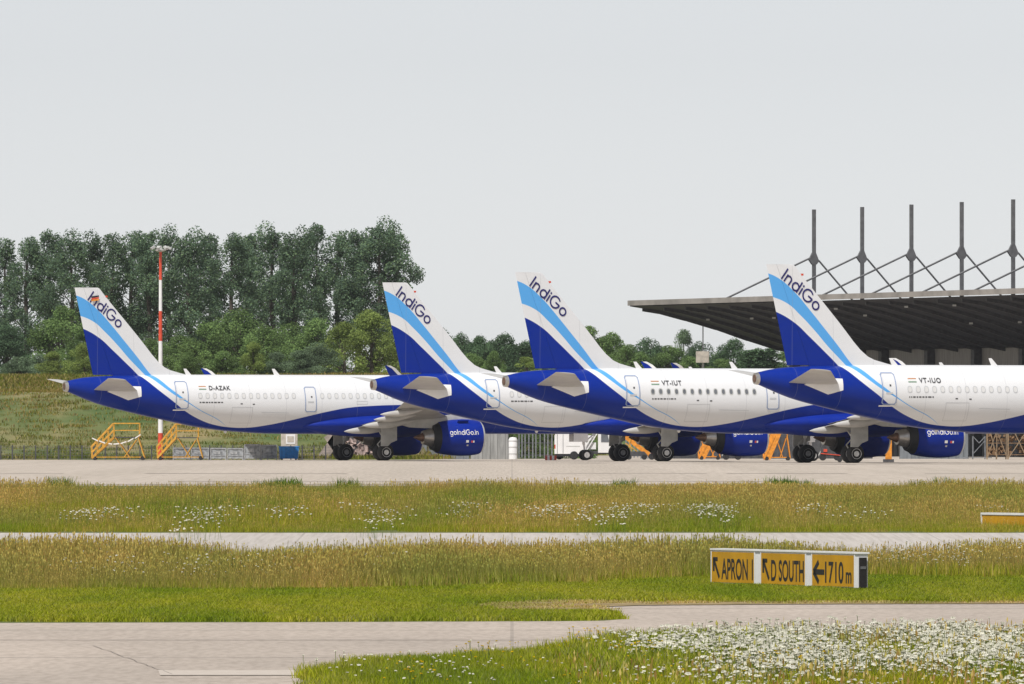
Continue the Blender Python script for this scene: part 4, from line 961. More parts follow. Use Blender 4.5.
        for w_ in (-1, 1):
            mb = MB(); yy = gy+w_*.465
            mb.lathe((m, yy-.21, .585), (0, 1, 0), [(0, .33), (0, .47), (.05, .55), (.13, .585), (.29, .585), (.37, .55), (.42, .47), (.42, .33)], 28)
            k0 = len(mb.v); hm = 'hub' if sd == -1 else 'hubd'
            mb.lathe((m, yy-.225, .585), (0, 1, 0), [(0, .10), (-.03, .12), (-.02, .17), (.03, .19), (.02, .30), (.0, .335), (.45, .335), (.47, .12), (.45, .1)], 20, mi=1)
            for a_ in range(6):
                mb.box((m+.225*cos(a_*pi/3), yy-.21, .585+.225*sin(a_*pi/3)), (.07, .05, .07), mi=0)
            mb.build('wheel', [M['blk'], M[hm]], gr, 35)
        mb = MB(); yd = gy+sd*.72
        P = [(m-.45, 1.02), (m+.05, 1.0), (m+.32, 1.25), (m+.75, 1.42), (m+.75, 2.62), (m-.42, 2.52)]
        Q = [(a, yd, b2) for a, b2 in P]+[(a, yd+sd*.05, b2) for a, b2 in P]; nq = len(P)
        fc = [tuple(range(nq)), tuple(range(2*nq-1, nq-1, -1))]+[(i, i+nq, (i+1) % nq+nq, (i+1) % nq) for i in range(nq)]
        mb.add(Q, fc); mb.build('gear_door', M['lgrey'], root)
    ng_ = L-5.07
    mb = MB(); mb.tube((ng_, 0, .38), (ng_-.1, 0, 1.2), .07, n=10); mb.tube((ng_-.1, 0, 1.1), (ng_-.2, 0, 2.1), .10, n=10); mb.tube((ng_, -.33, .38), (ng_, .33, .38), .05, n=8); mb.bar((ng_-.12, 0, 1.25), (ng_+.9, 0, 2.0), .08)
    gr = mb.build('nose_gear', M['white'], root, 40)
    for w_ in (-1, 1):
        mb = MB(); yy = w_*.25
        mb.lathe((ng_, yy-.11, .38), (0, 1, 0), [(0, .2), (0, .30), (.05, .37), (.11, .38), (.17, .37), (.22, .30), (.22, .2)], 24)
        mb.lathe((ng_, yy-.115, .38), (0, 1, 0), [(0, .05), (-.01, .12), (.0, .21), (.23, .21), (.24, .05)], 18, mi=1); mb.build('wheel', [M['blk'], M['hub']], gr, 35)
    for sd in (-1, 1):
        mb = MB(); mb.box((ng_-.5, sd*.42, 1.62), (1.1, .04, .62)); mb.build('nose_gear_door', M['white'], root)
    # cockpit windows
    for sd in (-1, 1):
        for (a0, a1, z0, z1) in ((L-2.35, L-1.75, 4.30, 4.78), (L-3.0, L-2.42, 4.32, 4.92), (L-3.55, L-3.08, 4.42, 4.90)):
            mb = MB(); K = 4; P = []
            for j in range(K+1):
                for i in range(K+1):
                    uu = a0+(a1-a0)*i/K; zz = z0+(min(z1, zt(uu)-.12)-z0)*j/K; P.append((uu, -sd*(sy(uu, zz)-.015), zz))
            mb.add(P, [(j*(K+1)+i, j*(K+1)+i+1, (j+1)*(K+1)+i+1, (j+1)*(K+1)+i) for j in range(K) for i in range(K)]); mb.build('cockpit_window', M['glass'], root)
    return root
aircraft('a', 44.5, 22.54, X(61, 791.4), 791.4, 'leftmost parked white and blue airliner, D-AZAK lettering, small German flag on its fin', 'D-AZAK', False, 1, True)
aircraft('b', 37.57, 19.86, X(368.5, 765), 765, 'second parked blue tailed airliner from the left, its registration hidden by the next tail', 'VT-IUV', False, 2)
aircraft('c', 44.5, 22.54, X(500.5, 717.5), 717.5, 'third parked blue tailed airliner, with dark cabin windows and VT-IUT lettering', 'VT-IUT', True, 3)
aircraft('d', 44.5, 22.54, X(751, 684.5), 684.5, 'rightmost parked blue tailed airliner before the hangar, VT-IUO lettering, pale windows', 'VT-IUO', False, 4)
# ------------------------------------------------------------ airfield signs
def sign(px0, d0, px1, d1, zt_, label, text, arrow, endcap=False):
    a = Vector((X(px0, d0), d0, 0)); c = Vector((X(px1, d1), d1, 0)); e = (c-a).normalized(); W_ = (c-a).length; nrm = Vector((e.y, -e.x, 0))   # face normal, towards the camera side
    if nrm.y > 0: nrm = -nrm
    ang = math.atan2(e.y, e.x)
    r = empty('airfield_sign', (a.x, a.y, -1.18), ang); tag(r, label, 'airfield sign', 'yellow airfield direction signs')
    H = zt_+1.18; z0 = .07; T = .24; s_ = -1 if True else 1
    # local: x along face, -y towards the viewer's side
    ys = -1
    b = MB(); b.box((W_/2, T/2, (H+z0)/2), (W_, T, H-z0)); b.box((W_/2, T/2, H+.012), (W_+.05, T+.05, .03)); b.box((.02, -.006, (H+z0)/2), (.045, .02, H-z0)); b.box((W_-.02, -.006, (H+z0)/2), (.045, .02, H-z0)); b.build('housing', M['white'], r)
    b = MB(); b.box((W_/2, -.008, (H+z0)/2-.01), (W_-.09, .012, H-z0-.05)); fc = b.build('face_panel', M['signy'], r)
    b = MB(); b.box((W_/2, T+.006, (H+z0)/2), (W_-.08, .01, H-z0-.06)); b.build('rear_panel', M['signy'], r)
    for x_ in (.3, W_-.3): b = MB(); b.tube((x_, T/2, -.1), (x_, T/2, z0+.02), .03, n=8); b.build('leg', M['dgrey'], r)
    if endcap:
        b = MB(); b.box((W_+.035, T*.55, H*.5), (.022, T*.62, H*.80)); b.build('end_plate', M['signb'], r)
        b = MB(); b.box((W_+.05, T*.55, H*.5+.09), (.01, T*.45, .05)); b.build('end_plate_label', M['mgrey'], r)
    lh = .385; zb_ = H-.155-lh
    ax = .14
    ab = MB()
    def stroke(p, q, w=.075):
        p, q = Vector(p), Vector(q); d = (q-p).normalized(); nn = Vector((-d.y, d.x))*w/2
        Q = [p-nn, p+nn, q+nn, q-nn]; ab.add([(v.x, -.0175, v.y) for v in Q], [(0, 1, 2, 3)])
    if arrow == 'upleft':
        stroke((ax+.03, zb_+lh*.96), (ax+.34, zb_+.02), .085); stroke((ax-.01, zb_+lh*.95), (ax+.25, zb_+lh*.95), .075); stroke((ax+.03, zb_+lh), (ax+.03, zb_+lh*.36), .09)
    else:
        m_ = zb_+lh*.48; stroke((ax, m_), (ax+.56, m_), .10); stroke((ax-.02, m_), (ax+.26, m_+.19), .10); stroke((ax-.02, m_), (ax+.26, m_-.19), .10)
    ab.build('arrow', M['signb'], fc)
    def txt(body, x0, wtot, h, z_):
        cu = bpy.data.curves.new('legend', 'FONT'); cu.body = body; cu.size = 1; cu.offset = .018
        to = bpy.data.objects.new('tmp', cu); C.objects.link(to); dg = bpy.context.evaluated_depsgraph_get(); me = bpy.data.meshes.new_from_object(to.evaluated_get(dg)); bpy.data.objects.remove(to)
        xs_ = [v.co.x for v in me.vertices]; yy = [v.co.y for v in me.vertices]; x_0, x_1 = min(xs_), max(xs_); cap = max(yy); 
        for v in me.vertices: v.co = (x0+(v.co.x-x_0)/(x_1-x_0)*wtot, -.0172, z_+v.co.y/cap*h)
        me.materials.clear(); me.materials.append(M['signb']); link('legend', me, fc)
    if arrow == 'upleft': txt(text, ax+.46, W_-ax-.46-.10, lh, zb_)
    else: txt(text, ax+.60, (W_-ax-.6)*.62, lh, zb_); txt('m', ax+.6+(W_-ax-.6)*.70, (W_-ax-.6)*.19, lh*.52, zb_)
S0, S1 = (711.5, 216.0), (855.5, 208.6)
def sp_(px):
    # point on the straight line between the two ends, at picture column px
    a = Vector((X(*S0), S0[1])); c = Vector((X(*S1), S1[1])); k = (px-CX)/F
    t = (k*a.y-a.x)/((c.x-a.x)-k*(c.y-a.y)); return a.y+(c.y-a.y)*t
sign(711.5, sp_(711.5), 755.5, sp_(755.5), -.485, 'yellow sign with a diagonal arrow reading APRON 1', 'APRON 1', 'upleft')
sign(761.0, sp_(761), 806.5, sp_(806.5), -.485, 'yellow sign with a diagonal arrow reading D SOUTH', 'D SOUTH', 'upleft')
sign(812.0, sp_(812), 855.5, sp_(855.5), -.485, 'yellow sign with a left arrow reading 1710 m and a black end plate', '1710', 'left', True)
def far_sign():
    d0, d1 = 283, 279; a = Vector((X(982, d0), d0, 0)); c = Vector((X(1052, d1), d1, 0)); e = c-a; W_ = e.length
    r = empty('airfield_sign', (a.x, a.y, zprof(281)), math.atan2(e.y, e.x)); tag(r, 'low yellow sign half sunk in tall grass at the right picture edge', 'airfield sign')
    H = .33
    b = MB(); b.box((W_/2, .1, H/2+.04), (W_, .2, H-.06)); b.box((W_/2, .1, H+.02), (W_+.04, .26, .05)); b.box((-.01, .1, H/2+.03), (.05, .25, H)); b.build('housing', M['white'], r)
    b = MB(); b.box((W_/2, -.006, H/2+.02), (W_-.1, .014, H-.08)); b.build('face_panel', M['signy'], r)
far_sign()

# ------------------------------------------------------------ light mast
def mast():
    d = 822; x = X(160.5, d); r = empty('light_mast', (x, d, 0)); tag(r, 'tall red and white banded light mast behind the leftmost airliner', 'light mast')
    zof = lambda py: CAMZ+(HY-py)/F*d
    bands = [(460, 453, 'red'), (453, 433, 'red'), (433, 408, 'white'), (408, 372, 'red'), (372, 341, 'white'), (341, 311, 'red'), (311, 280, 'white'), (280, 252, 'red')]
    for y0, y1, mm in bands:
        z0, z1 = max(0, zof(y0)), zof(y1); r0, r1 = .19-.006*z0, .19-.006*z1; b = MB(); b.tube((0, 0, z0), (0, 0, z1), r0, r1, 16); b.build('pole_section', M[mm], r, 40)
    zt_ = zof(252); b = MB(); b.lathe((0, 0, zt_), (0, 0, 1), [(0, .15), (.1, .42), (.16, .42), (.2, .15), (.45, .1)], 20); hd = b.build('lamp_platform', M['lgrey'], r, 40)
    for a in range(7):
        q = Vector((cos(a*.9), sin(a*.9), 0))*.62+Vector((0, 0, zt_+.30)); b = MB(); b.box(q, (.30, .24, .16), rot=Matrix.Rotation(a*.9, 3, 'Z') @ Matrix.Rotation(.5, 3, 'Y')); b.build('floodlight', M['lgrey'], r)
mast()

# ------------------------------------------------------------ steps (wheeled maintenance stairs)
def steps(px0, px1, d, ztop, zrail, label, m='yel', group='yellow access steps beside the apron', flip=False, zig=None, solid=False, wid=1.9):
    x0, x1 = X(px0, d), X(px1, d); W_ = abs(x1-x0); r = empty('access_steps', (min(x0, x1), d, 0)); tag(r, label, 'steps', group)
    fx = (lambda v: W_-v) if flip else (lambda v: v)
    run = W_*.42; mm = M[m]
    for y in (-wid/2, wid/2):
        b = MB(); b.bar((fx(.05), y, .15), (fx(run), y, ztop), .14); b.build('stringer', mm, r)
        b = MB(); b.bar((fx(.0), y, .95), (fx(run-.02), y, zrail), .085); b.bar((fx(.02), y, .55), (fx(run-.02), y, (ztop+zrail)/2), .065); b.bar((fx(run), y, zrail), (fx(W_*.90), y, zrail), .085); b.bar((fx(run), y, (ztop+zrail)/2), (fx(W_*.90), y, (ztop+zrail)/2), .065)
        for k in range(5):
            t = k/4; b.bar((fx(.05+(run-.05)*t), y, .15+(ztop-.15)*t), (fx(.0+(run-.02)*t), y, .95+(zrail-.95)*t), .05)
        b.bar((fx(W_*.9), y, ztop), (fx(W_*.9), y, zrail), .05); b.build('handrail', mm, r)
    ns = int(ztop/.22)
    for k in range(ns):
        t = (k+.6)/ns; b = MB(); b.box((fx(.05+(run-.05)*t), 0, .15+(ztop-.15)*t), (.26, wid-.12, .04)); b.build('tread', mm, r)
    b = MB(); b.box((fx((run+W_*.9)/2), 0, ztop), (W_*.9-run, wid, .07)); b.build('platform', M['dgrey'], r)
    if solid:
        for y in (-wid/2-.04,):
            b = MB(); b.add([(fx(.0), y, .05), (fx(.5), y, .05), (fx(run+.5), y, ztop+.2), (fx(run-.1), y, zrail), (fx(.0), y+.03, .05), (fx(.5), y+.03, .05), (fx(run+.5), y+.03, ztop+.2), (fx(run-.1), y+.03, zrail)], [(0, 1, 2, 3), (7, 6, 5, 4), (0, 4, 5, 1), (1, 5, 6, 2), (2, 6, 7, 3), (3, 7, 4, 0)]); b.build('side_panel', mm, r)
    b = MB()
    for y in (-wid/2, wid/2):
        b.bar((fx(W_*.88), y, ztop), (fx(W_), y, .15), .07); b.bar((fx(.1), y, .22), (fx(W_), y, .22), .06); b.bar((fx(W_*.45), y, ztop), (fx(W_*.72), y, .22), .05); b.bar((fx(W_*.85), y, ztop*.9), (fx(W_*.62), y, .22), .05)
    b.build('base_frame', mm, r)
    for x_ in (.25, W_-.15):
        for y in (-wid/2, wid/2): b = MB(); b.tube((fx(x_), y-.05, .14), (fx(x_), y+.05, .14), .14, n=14); b.build('wheel', M['blk'], r)
    if zig:
        b = MB()
        for k in range(7):
            t0, t1 = k/7, (k+1)/7; za = lambda t: 1.62-.55*sin(pi*t)*1.0+.25*t; x_ = lambda t: W_*(.02+.93*t)
            if k % 1 == 0: b.add([(x_(t0), -wid/2-.06, za(t0)), (x_(t1)-.09, -wid/2-.06, za(t1)), (x_(t1)-.09, -wid/2-.06, za(t1)-.09), (x_(t0), -wid/2-.06, za(t0)-.09)], [(0, 1, 2, 3)])
        b.build('barrier_tape', M['tape'], r)
    return r
steps(91.5, 145, 812, 1.62, 2.62, 'yellow steps with a sagging white barrier tape, left of the mast', zig=True)
steps(157, 203, 813, 1.60, 2.58, 'yellow steps just right of the mast foot beside the grey containers')
steps(763, 790, 800, 1.75, 2.6, 'orange steps with a solid slanted side under the second airliner nose', 'orange', 'orange service equipment under the airliners', solid=True)
steps(698, 720, 826, 1.2, 1.9, 'low orange steps seen left of the third engine', 'orange', 'orange service equipment under the airliners', solid=True)

# ------------------------------------------------------------ fence, containers, bin
def fence():
    d = 822; r = empty('fence', (X(-150, d), d, 0)); tag(r, 'low dark wire fence with close posts along the foot of the embankment', 'fence'); x0 = X(-150, d)
    k = 0; px = -150
    while px < 335:
        b = MB(); b.box((X(px, d)-x0, 0, .52), (.09, .09, 1.06)); b.build('post', M['dgrey'], r); px += 11.6
    b = MB(); x1 = X(332, d)-x0
    for z in (.1, .3, .5, .7, .88, 1.0): b.bar((0, 0, z), (x1, 0, z), .018)
    x = 0
    while x < x1: b.bar((x, 0, .08), (x, 0, 1.0), .010); x += .22
    b.build('wire_mesh', M['mgrey'], r)
fence()
M['crate'] = mat('crate_edge_metal', (.36, .37, .38), .5, var=.3, scale=6)
M['crateb'] = mat('dull_crate_sheet', (.27, .285, .30), .55, var=.35, scale=4)
def container(px0, px1, h, d, label, m='crateb'):
    x0, x1 = X(px0, d), X(px1, d); W_ = x1-x0; r = empty('storage_crate', ((x0+x1)/2, d, 0)); tag(r, label, 'crate', 'grey metal crates in a row on the apron edge')
    b = MB(); b.box((0, 0, h/2+.06), (W_*.95, .9, h-.12)); 
    b.build('body', M[m], r)
    b = MB()
    for sx in (-1, 1):
        for sy_ in (-1, 1): b.box((sx*W_*.475, sy_*.46, h/2), (.07, .07, h))
    for z in (.14, h-.03):
        for sy_ in (-1, 1): b.box((0, sy_*.462, z), (W_*.93, .05, .07))
    b.box((-W_*.1, -.465, h*.62), (W_*.42, .02, h*.24)); b.box((0, -.462, h*.38), (W_*.9, .03, .05))
    b.build('frame', M['crate'], r)
    b = MB(); b.box((0, 0, h+.0), (W_*.9, .86, .04)); b.build('lid', M['galv'], r)
for i, (a, c_, h, lab) in enumerate(((173, 190, .88, 'grey metal crate behind the second yellow steps, leftmost in the row'), (191, 209, .88, 'grey metal crate second from the left end of the row'), (210.5, 226.5, .86, 'grey metal crate in the middle of the row, pale patch on its front'), (227.5, 243.5, .84, 'lower grey crate just left of the two tall crates'),
        (244.5, 260.5, 1.12, 'tall grey crate, left one of the taller pair'), (261, 277, 1.08, 'tall grey crate beside the blue bin'))): container(a, c_, h, 816, lab)
def bin_():
    d = 815; x0, x1 = X(279, d), X(299, d); W_ = x1-x0; r = empty('waste_bin', ((x0+x1)/2, d, 0)); tag(r, 'bright blue skip bin under the leftmost fuselage', 'bin')
    b = MB(); b.loft([[(-W_*.44, -.5, .1), (W_*.44, -.5, .1), (W_*.44, .5, .1), (-W_*.44, .5, .1)], [(-W_*.49, -.56, .92), (W_*.49, -.56, .92), (W_*.49, .56, .92), (-W_*.49, .56, .92)]]); 
    for k in range(5): b.box((-W_*.4+k*W_*.2, -.56, .5), (.05, .06, .75))
    b.build('body', M['bbin'], r)
    b = MB(); b.box((0, 0, .95), (W_*1.03, 1.2, .07)); b.build('rim', M['bbin'], r)
    for x_ in (-W_*.35, W_*.35): b = MB(); b.tube((x_, -.4, .08), (x_, -.3, .08), .08, n=12); b.build('wheel', M['blk'], r)
    d = 823; x0, x1 = X(281, d), X(297.5, d); W_ = x1-x0; r = empty('equipment_cabinet', ((x0+x1)/2, d, 0)); tag(r, 'pale cabinet with a framed panel standing behind the blue bin', 'cabinet')
    b = MB(); b.box((0, 0, 1.0), (W_, .6, 2.0)); b.build('body', M['beige'], r); b = MB(); b.box((.1, -.31, 1.5), (W_*.55, .03, .7)); b.build('door', M['white'], r); b = MB(); b.box((.1, -.335, 1.5), (W_*.40, .02, .42)); b.build('panel', M['beige'], r)
bin_()
def rubble():
    d = 826; r = empty('material_heap', (X(322, d), d, 0)); tag(r, 'heap of pale stone under tilted boards behind the leftmost airliner wheels', 'heap'); rr = random.Random(4)
    b = MB(); W_ = X(386, d)-X(322, d)
    for k in range(170):
        x_ = rr.uniform(.3, W_); zz = rr.uniform(.05, 1.7*(1-abs(x_/W_-.55)*1.35)) if abs(x_/W_-.55)*1.35 < 1 else .1; s_ = rr.uniform(.10, .26)
        b.box((x_, rr.uniform(-.6, .6), max(.08, zz)), (s_*1.6, s_, s_), rot=Matrix.Rotation(rr.uniform(0, 3), 3, 'Y') @ Matrix.Rotation(rr.uniform(0, 3), 3, 'X'))
    b.build('stones', mat('pinkish_stone', (.42, .32, .29), .9, var=.3, scale=3), r)
    b = MB()
    M['board'] = mat('pale_board', (.36, .30, .26), .8, var=.2)
    for x_, a, l_ in ((.15, .62, 2.3), (.5, -.6, 2.0), (4.3, -.45, 2.3)): b = MB(); b.box((x_+.5, -.75, 1.0), (.7, .06, l_), rot=Matrix.Rotation(a, 3, 'Y')); b.build('board', M['board'], r)
    b = MB(); b.box((3.0, .7, 1.0), (2.4, .5, 2.0)); b.build('backing', M['dgrey'], r)
rubble()

# ------------------------------------------------------------ screens and panels behind the second airliner
def panelwall(px0, px1, d, h, label, m, ribs=.28, gap=0, cat='screen panel', group='grey screen panels behind the airliners'):
    x0, x1 = X(px0, d), X(px1, d); W_ = x1-x0; r = empty('screen_panel', (x0, d, 0)); tag(r, label, cat, group)
    b = MB(); x = 0; k = 0
    while x < W_-.02:
        w = min(ribs, W_-x); b.box((x+w/2, (.035 if k % 2 else -.035), h/2), (w-gap, .05, h)); x += w; k += 1
    b.build('sheet', m, r)
    for x in (0, W_): b = MB(); b.box((x, .1, h/2+.02), (.09, .09, h+.05)); b.build('post', M['mgrey'], r)
M['pale'] = mat('pale_ribbed_sheet', (.30, .30, .29), .55, var=.18, scale=1.5, stretch=(3, 3, .5)); M['pale2'] = mat('cool_ribbed_sheet', (.17, .185, .20), .55, var=.2, scale=1.5, stretch=(3, 3, .5))
panelwall(386, 427, 842, 2.3, 'pale ribbed panel behind the wheels and far engine of the leftmost airliner', M['pale2'])
panelwall(429, 469, 842, 2.3, 'ribbed panel under the leftmost blue engine', M['pale2'])
panelwall(471, 508, 842, 2.3, 'pale ribbed panel right of the leftmost blue engine', M['pale'])
def tank():
    d = 838; r = empty('storage_tank', (X(513, d), d, 0)); tag(r, 'upright cream white tank between ribbed panel and dark bars', 'tank')
    b = MB(); b.lathe((0, 0, 0), (0, 0, 1), [(0, .30), (.02, .33), (1.45, .33), (1.6, .25), (1.64, .1)], 24); b.build('shell', M['white'], r, 40)
    for z in (.4, .9, 1.35): b = MB(); b.lathe((0, 0, z), (0, 0, 1), [(0, .335), (.0, .35), (.04, .35), (.04, .335)], 24); b.build('band', M['lgrey'], r, 40)
tank()
def bars(px0, px1, d, h, label, step=.27):
    x0, x1 = X(px0, d), X(px1, d); W_ = x1-x0; r = empty('barred_fence', (x0, d, 0)); tag(r, label, 'fence')
    b = MB(); x = 0; rr = random.Random(int(px0))
    while x <= W_: b.box((x, 0, h/2), (.09, .06, h*rr.uniform(.85, 1.0))); x += step*rr.uniform(.8, 1.25)
    b.build('bars', M['galv'], r)
    for z in (.3, h*.55, h*.9): b = MB(); b.box((W_/2, .06, z), (W_, .05, .07)); b.build('rail', M['dgrey'], r)
panelwall(663, 738, 868, 2.5, 'dark ribbed panel behind the third engine from the left', M['dgrey'])
panelwall(740, 800, 868, 2.5, 'dark ribbed panel behind the orange steps with the solid side', M['dgrey'])
panelwall(802, 872, 868, 2.5, 'dark ribbed panel behind the third airliner wheels', M['dgrey'])
panelwall(900, 968, 860, 2.5, 'cool grey ribbed panel right of the rightmost engine', M['pale2'])
bars(519, 553, 850, 2.2, 'tall grey barred fence left of the white van')
bars(626, 662, 846, 2.2, 'grey tubular bars behind the second airliner wheels', .22)
for i, (px, ty, dd) in enumerate(((522, 436, 862), (541, 437, 864), (576, 434, 870))):
    x = X(px, dd); r = empty('hedge_bush', (x, dd, gz(x, dd)-.1)); r.scale = (.42, .3, .32); tag(r, ['green bush seen right of the cream tank', 'green bush seen through the grey bars', 'green bush behind the white van'][i], 'bush', 'bushes behind the grey bars'); link('branches', BRD['mid'][i % 3][0], r); link('foliage', BRD['mid'][i % 3][1], r)
def barrier():
    d = 806; x0, x1 = X(545, d), X(556.5, d); r = empty('road_barrier', (x0, d, 0)); tag(r, 'small red and white striped barrier left of the white van', 'barrier'); W_ = x1-x0
    for k in range(5):
        b = MB(); w = W_/5; b.loft([[(k*w+.002, -.14, .0), ((k+1)*w-.002, -.14, .0), ((k+1)*w-.002, .14, .0), (k*w+.002, .14, .0)], [(k*w+.002, -.08, .34), ((k+1)*w-.002, -.08, .34), ((k+1)*w-.002, .08, .34), (k*w+.002, .08, .34)]]); b.build('stripe', M['red' if k % 2 == 0 else 'white'], r)
barrier()

# ------------------------------------------------------------ vehicles
def wheel(parent, x, y, r_, w=.22, mh='hub', z=None):
    z = r_ if z is None else z; mb = MB(); mb.lathe((x, y-w/2, z), (0, 1, 0), [(0, r_*.55), (0, r_*.85), (w*.15, r_*.97), (w*.5, r_), (w*.85, r_*.97), (w, r_*.85), (w, r_*.55)], 24)
    mb.lathe((x, y-w/2+.01, z), (0, 1, 0), [(0, r_*.12), (-.01, r_*.3), (.02, r_*.5), (.0, r_*.57), (w-.02, r_*.57), (w-.03, r_*.1)], 18, mi=1); return mb.build('wheel', [M['blk'], M[mh]], parent, 35)
def extr(mb, P, y0, y1, mi=0):
    n = len(P); mb.add([(a, y0, b_) for a, b_ in P]+[(a, y1, b_) for a, b_ in P], [tuple(range(n)), tuple(range(2*n-1, n-1, -1))]+[(i, i+n, (i+1) % n+n, (i+1) % n) for i in range(n)], mi)
def van():
    d = 832; r = empty('van', (X(554.5, d), d, 0), 0); tag(r, 'white delivery van seen side on between red barrier and stairs truck', 'van'); W_ = X(586, d)-X(554.5, d)
    mb = MB(); extr(mb, [(0, .42), (0, 1.75), (.1, 1.95), (W_*.92, 1.95), (W_, 1.7), (W_, .42)], -.9, .9); mb.build('body', M['white'], r)
    mb = MB(); mb.box((W_/2, 0, .40), (W_*.98, 1.7, .34)); mb.build('chassis', M['dark'], r)
    mb = MB(); mb.box((.62, -.905, 1.15), (.03, .02, 1.4)); mb.box((.2, -.905, 1.15), (.03, .02, 1.4)); mb.build('door_seam', M['dgrey'], r)
    mb = MB(); mb.box((.03, -.86, .95), (.08, .1, .3)); mb.build('tail_light', M['red'], r)
    mb = MB(); mb.box((1.35, -.907, .98), (1.0, .015, .05)); mb.build('side_stripe', M['lgrey'], r)
    for x_ in (1.42,): wheel(r, x_, -.86, .31); wheel(r, x_, .8, .31)
    wheel(r, .35, .8, .31)
van()
def stairs_truck():
    d = 836; x0 = X(583, d); r = empty('stairs_truck', (x0, d, 0)); tag(r, 'white passenger stairs truck with ladder and small cab window', 'truck'); W_ = X(626, d)-x0
    mb = MB(); extr(mb, [(1.1, .5), (1.1, 1.95), (1.25, 2.08), (2.0, 2.08), (2.15, 1.1), (2.2, .5)], -.95, .95); mb.build('cab', M['white'], r)
    mb = MB(); extr(mb, [(1.32, 1.28), (1.32, 1.85), (1.8, 1.85), (1.92, 1.28)], -.975, -.955); mb.build('cab_window', M['glass'], r)
    mb = MB(); mb.box((1.6, 0, .52), (3.0, 1.7, .22)); mb.build('chassis', M['dgrey'], r)
    mb = MB()
    for y in (-.8, .8):
        for q_ in (((-.1, y, .5), (1.1, y, 2.4)), ((.15, y, .5), (1.3, y, 2.35))): mb = MB(); mb.bar(*q_, .07); mb.build('ladder_rail', M['white'], r)
    for k in range(7): mb = MB(); t = k/7; mb.box((.0+1.15*t, 0, .62+1.75*t), (.24, 1.5, .05)); mb.build('tread', M['white'], r)
    mb = MB(); mb.box((.55, -.5, 1.0), (.8, .4, .5)); mb.box((.6, -.4, 1.6), (.5, .3, .35)); mb.build('equipment_box', M['white'], r)
    mb = MB(); mb.box((2.35, 0, 1.3), (.18, .7, 1.5)); mb.box((2.75, -.3, .85), (.35, .6, .6)); mb.build('rear_post', M['lgrey'], r)
    for x_ in (.42, 2.65):
        for y in (-.85, .85): wheel(r, x_, y, .36)
stairs_truck()
def belt_loader(px0, px1, d, label, flip=False):
    x0 = X(px0, d); W_ = X(px1, d)-x0; r = empty('belt_loader', (x0, d, 0)); tag(r, label, 'belt loader', 'orange service equipment under the airliners'); fx = (lambda v: W_-v) if flip else (lambda v: v)
    rot = math.atan2(1.35, W_*.9)
    mb = MB(); extr(mb, [(fx(.0), 1.55), (fx(.1), 1.85), (fx(W_*.98), .50), (fx(W_*.92), .18)], -.45, .45); mb.build('conveyor', M['orange'], r)
    mb = MB(); extr(mb, [(fx(W_*.1), .25), (fx(W_*.1), .6), (fx(W_*.75), .6), (fx(W_*.9), .25)], -.55, .55); mb.build('chassis', M['dgrey'], r)
    mb = MB(); 
    for y in (-.5, .5): mb.bar((fx(.1), y, 1.2), (fx(W_*.7), y, .3), .06); mb.bar((fx(.25), y, .3), (fx(.5), y, 1.7), .06); mb.bar((fx(.6), y, .3), (fx(.3), y, 1.9), .05); mb.bar((fx(.3), y, 1.9), (fx(W_*.8), y, 1.15), .05)
    mb.build('guard_rail', M['yel'], r)
    mb = MB(); mb.box((fx(W_*.3), -.2, 1.9), (.5, .5, .35)); mb.build('motor_box', M['lgrey'], r)
    for x_ in (.35, W_*.75):
        for y in (-.5, .5): wheel(r, fx(x_), y, .2, .14, 'hubd')
belt_loader(624, 651, 828, 'orange belt loader behind the second airliner wheels')
def tow_gear(px0, px1, d, label, m='red'):
    x0 = X(px0, d); W_ = X(px1, d)-x0; r = empty('ground_power_cart', (x0, d, 0)); tag(r, label, 'service cart', 'service carts under the airliners')
    mb = MB(); mb.box((W_*.5, 0, .62), (W_*.8, .9, .6)); mb.box((W_*.3, 0, 1.1), (W_*.3, .7, .35)); mb.build('body', M['dgrey'], r)
    mb = MB(); mb.bar((0, -.3, .3), (W_*.5, -.3, 1.9), .07); mb.bar((W_*.35, -.35, 1.9), (W_, -.35, .9), .07); mb.bar((W_*.2, -.4, 1.2), (W_*.95, -.4, 1.4), .05); mb.build('frame', M['lgrey'], r)
    mb = MB(); mb.box((W_*.62, -.47, 1.25), (.35, .1, .28)); mb.box((W_*.3, -.48, .7), (.25, .06, .2)); mb.bar((W_*.1, -.5, .5), (W_*1.05, -.5, .35), .06); mb.build('hose', M[m], r)
    for x_ in (W_*.2, W_*.8): wheel(r, x_, -.4, .24, .15, 'hub'); wheel(r, x_, .4, .24, .15, 'hub')
tow_gear(650, 659, 826, 'small dark service cart with red fittings right of the orange belt loader')
tow_gear(818, 842, 800, 'service cart with pale frame and red hose beside the third airliner nose wheel')
tow_gear(722, 742, 822, 'dark service cart under the third engine')
def post_stand(px, d, label):
    r = empty('engine_stand', (X(px, d), d, 0)); tag(r, label, 'stand', 'orange service equipment under the airliners')
    mb = MB(); mb.box((0, 0, 1.0), (.42, .3, 1.6)); mb.build('post', M['orange'], r); mb = MB(); mb.box((0, 0, .1), (.7, .6, .2)); mb.box((0, 0, 1.85), (.8, .4, .14)); mb.build('base', M['dgrey'], r)
    mb = MB(); mb.bar((-.2, -.2, .6), (-3.2, -.3, .42), .07); mb.build('tow_bar', M['mgrey'], r)
    wheel(r, -3.2, -.3, .16, .1, 'hubd')
post_stand(888.5, 745, 'orange stand with long tow bar left of the rightmost engine')
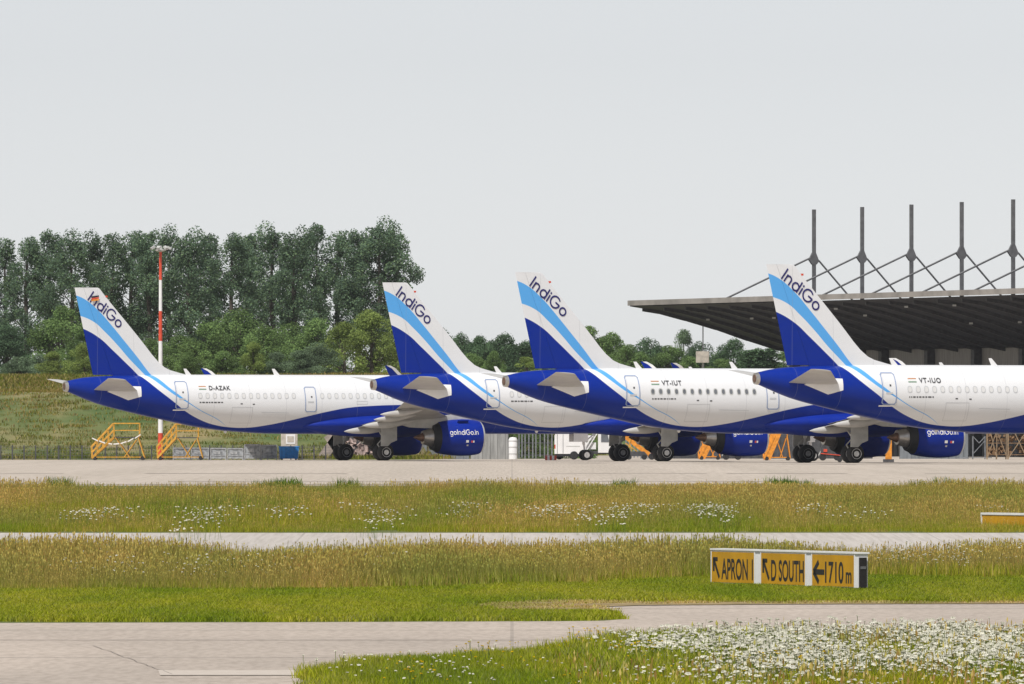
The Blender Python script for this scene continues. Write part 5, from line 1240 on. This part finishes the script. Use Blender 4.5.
# racks under the rightmost airliner
M['tan'] = mat('tan_timber', (.27, .19, .115), .8, var=.25)
def rack(px0, px1, d, label):
    x0 = X(px0, d); W_ = X(px1, d)-x0; r = empty('storage_rack', (x0, d, 0)); tag(r, label, 'rack', 'wooden storage racks under the rightmost airliner')
    for x_ in (0, W_*.5, W_):
        mb = MB()
        for y in (-.5, .5): mb.bar((x_, y, 0), (x_, y, 2.2), .065)
        mb.build('upright', M['tan'], r)
    mb = MB(); mb.bar((0, -.5, .1), (W_*.5, -.5, 2.1), .06); mb.bar((W_*.5, -.5, .1), (W_*.15, -.5, 2.1), .06); mb.bar((W_*.5, -.5, 2.1), (W_, -.5, .3), .06); mb.build('brace', M['tan'], r)
    for z in (.35, 1.2, 2.1): mb = MB(); mb.box((W_/2, 0, z), (W_, 1.0, .06)); mb.build('shelf', M['brown'], r)
    rr = random.Random(int(px0)); mb = MB()
    for k in range(70): s_ = rr.uniform(.1, .28); z = rr.choice([.38, 1.23]); mb.box((rr.uniform(.1, W_-.1), rr.uniform(-.4, .4), z+s_/2+rr.uniform(0, .45)), (s_*1.5, s_, s_), rot=Matrix.Rotation(rr.uniform(0, 3), 3, 'Y') @ Matrix.Rotation(rr.uniform(0, 3), 3, 'Z'))
    mb.build('stored_wood', M['brown'], r)
rack(987, 1006, 838, 'timber rack with pale diagonal braces, left of the brown wood stack'); rack(1008, 1045, 836, 'rack packed with brown wood at the right picture edge')
def gantry():
    d = 842; r = empty('work_stand', (X(973, d), d, 0)); tag(r, 'thin grey tubular work stand beneath the rightmost fuselage', 'stand')
    mb = MB()
    for x_ in (0, .9): mb.bar((x_, 0, 0), (x_, 0, 1.7), .06); mb.bar((x_, .6, 0), (x_, .6, 1.7), .06)
    mb.bar((0, 0, .4), (.9, 0, 1.4), .04); mb.bar((.45, 0, 1.2), (0, 0, 1.7), .05); mb.bar((.45, 0, 1.2), (.9, 0, 1.7), .05); mb.build('frame', M['galv'], r)
    mb = MB(); mb.box((.1, .3, .12), (2.6, .7, .06)); mb.build('base', M['galv'], r)
gantry()
# lamp post with a box on a pole, between the third fuselage and the hangar roof
def boxpole():
    d = 1010; r = empty('antenna_pole', (X(703, d), d, 0)); tag(r, 'beige box on a pole above the third fuselage, below the hangar roof tip', 'pole')
    zof = lambda py: CAMZ+(HY-py)/F*d
    mb = MB(); mb.tube((0, 0, 0), (0, 0, zof(351)), .10, n=10); mb.build('pole', M['lgrey'], r)
    mb = MB(); mb.box((-.05, 0, zof(357)), (1.15, .9, 1.0)); mb.build('box', M['beige'], r)
    mb = MB(); mb.tube((.0, .2, zof(351)), (.0, .2, zof(326)), .055, n=8); mb.bar((-.4, .2, zof(324.5)), (.4, .2, zof(325.5)), .07); mb.bar((-.4, .2, zof(324.5)), (-.4, .2, zof(322)), .07); mb.build('lamp_arm', M['mgrey'], r)
boxpole()
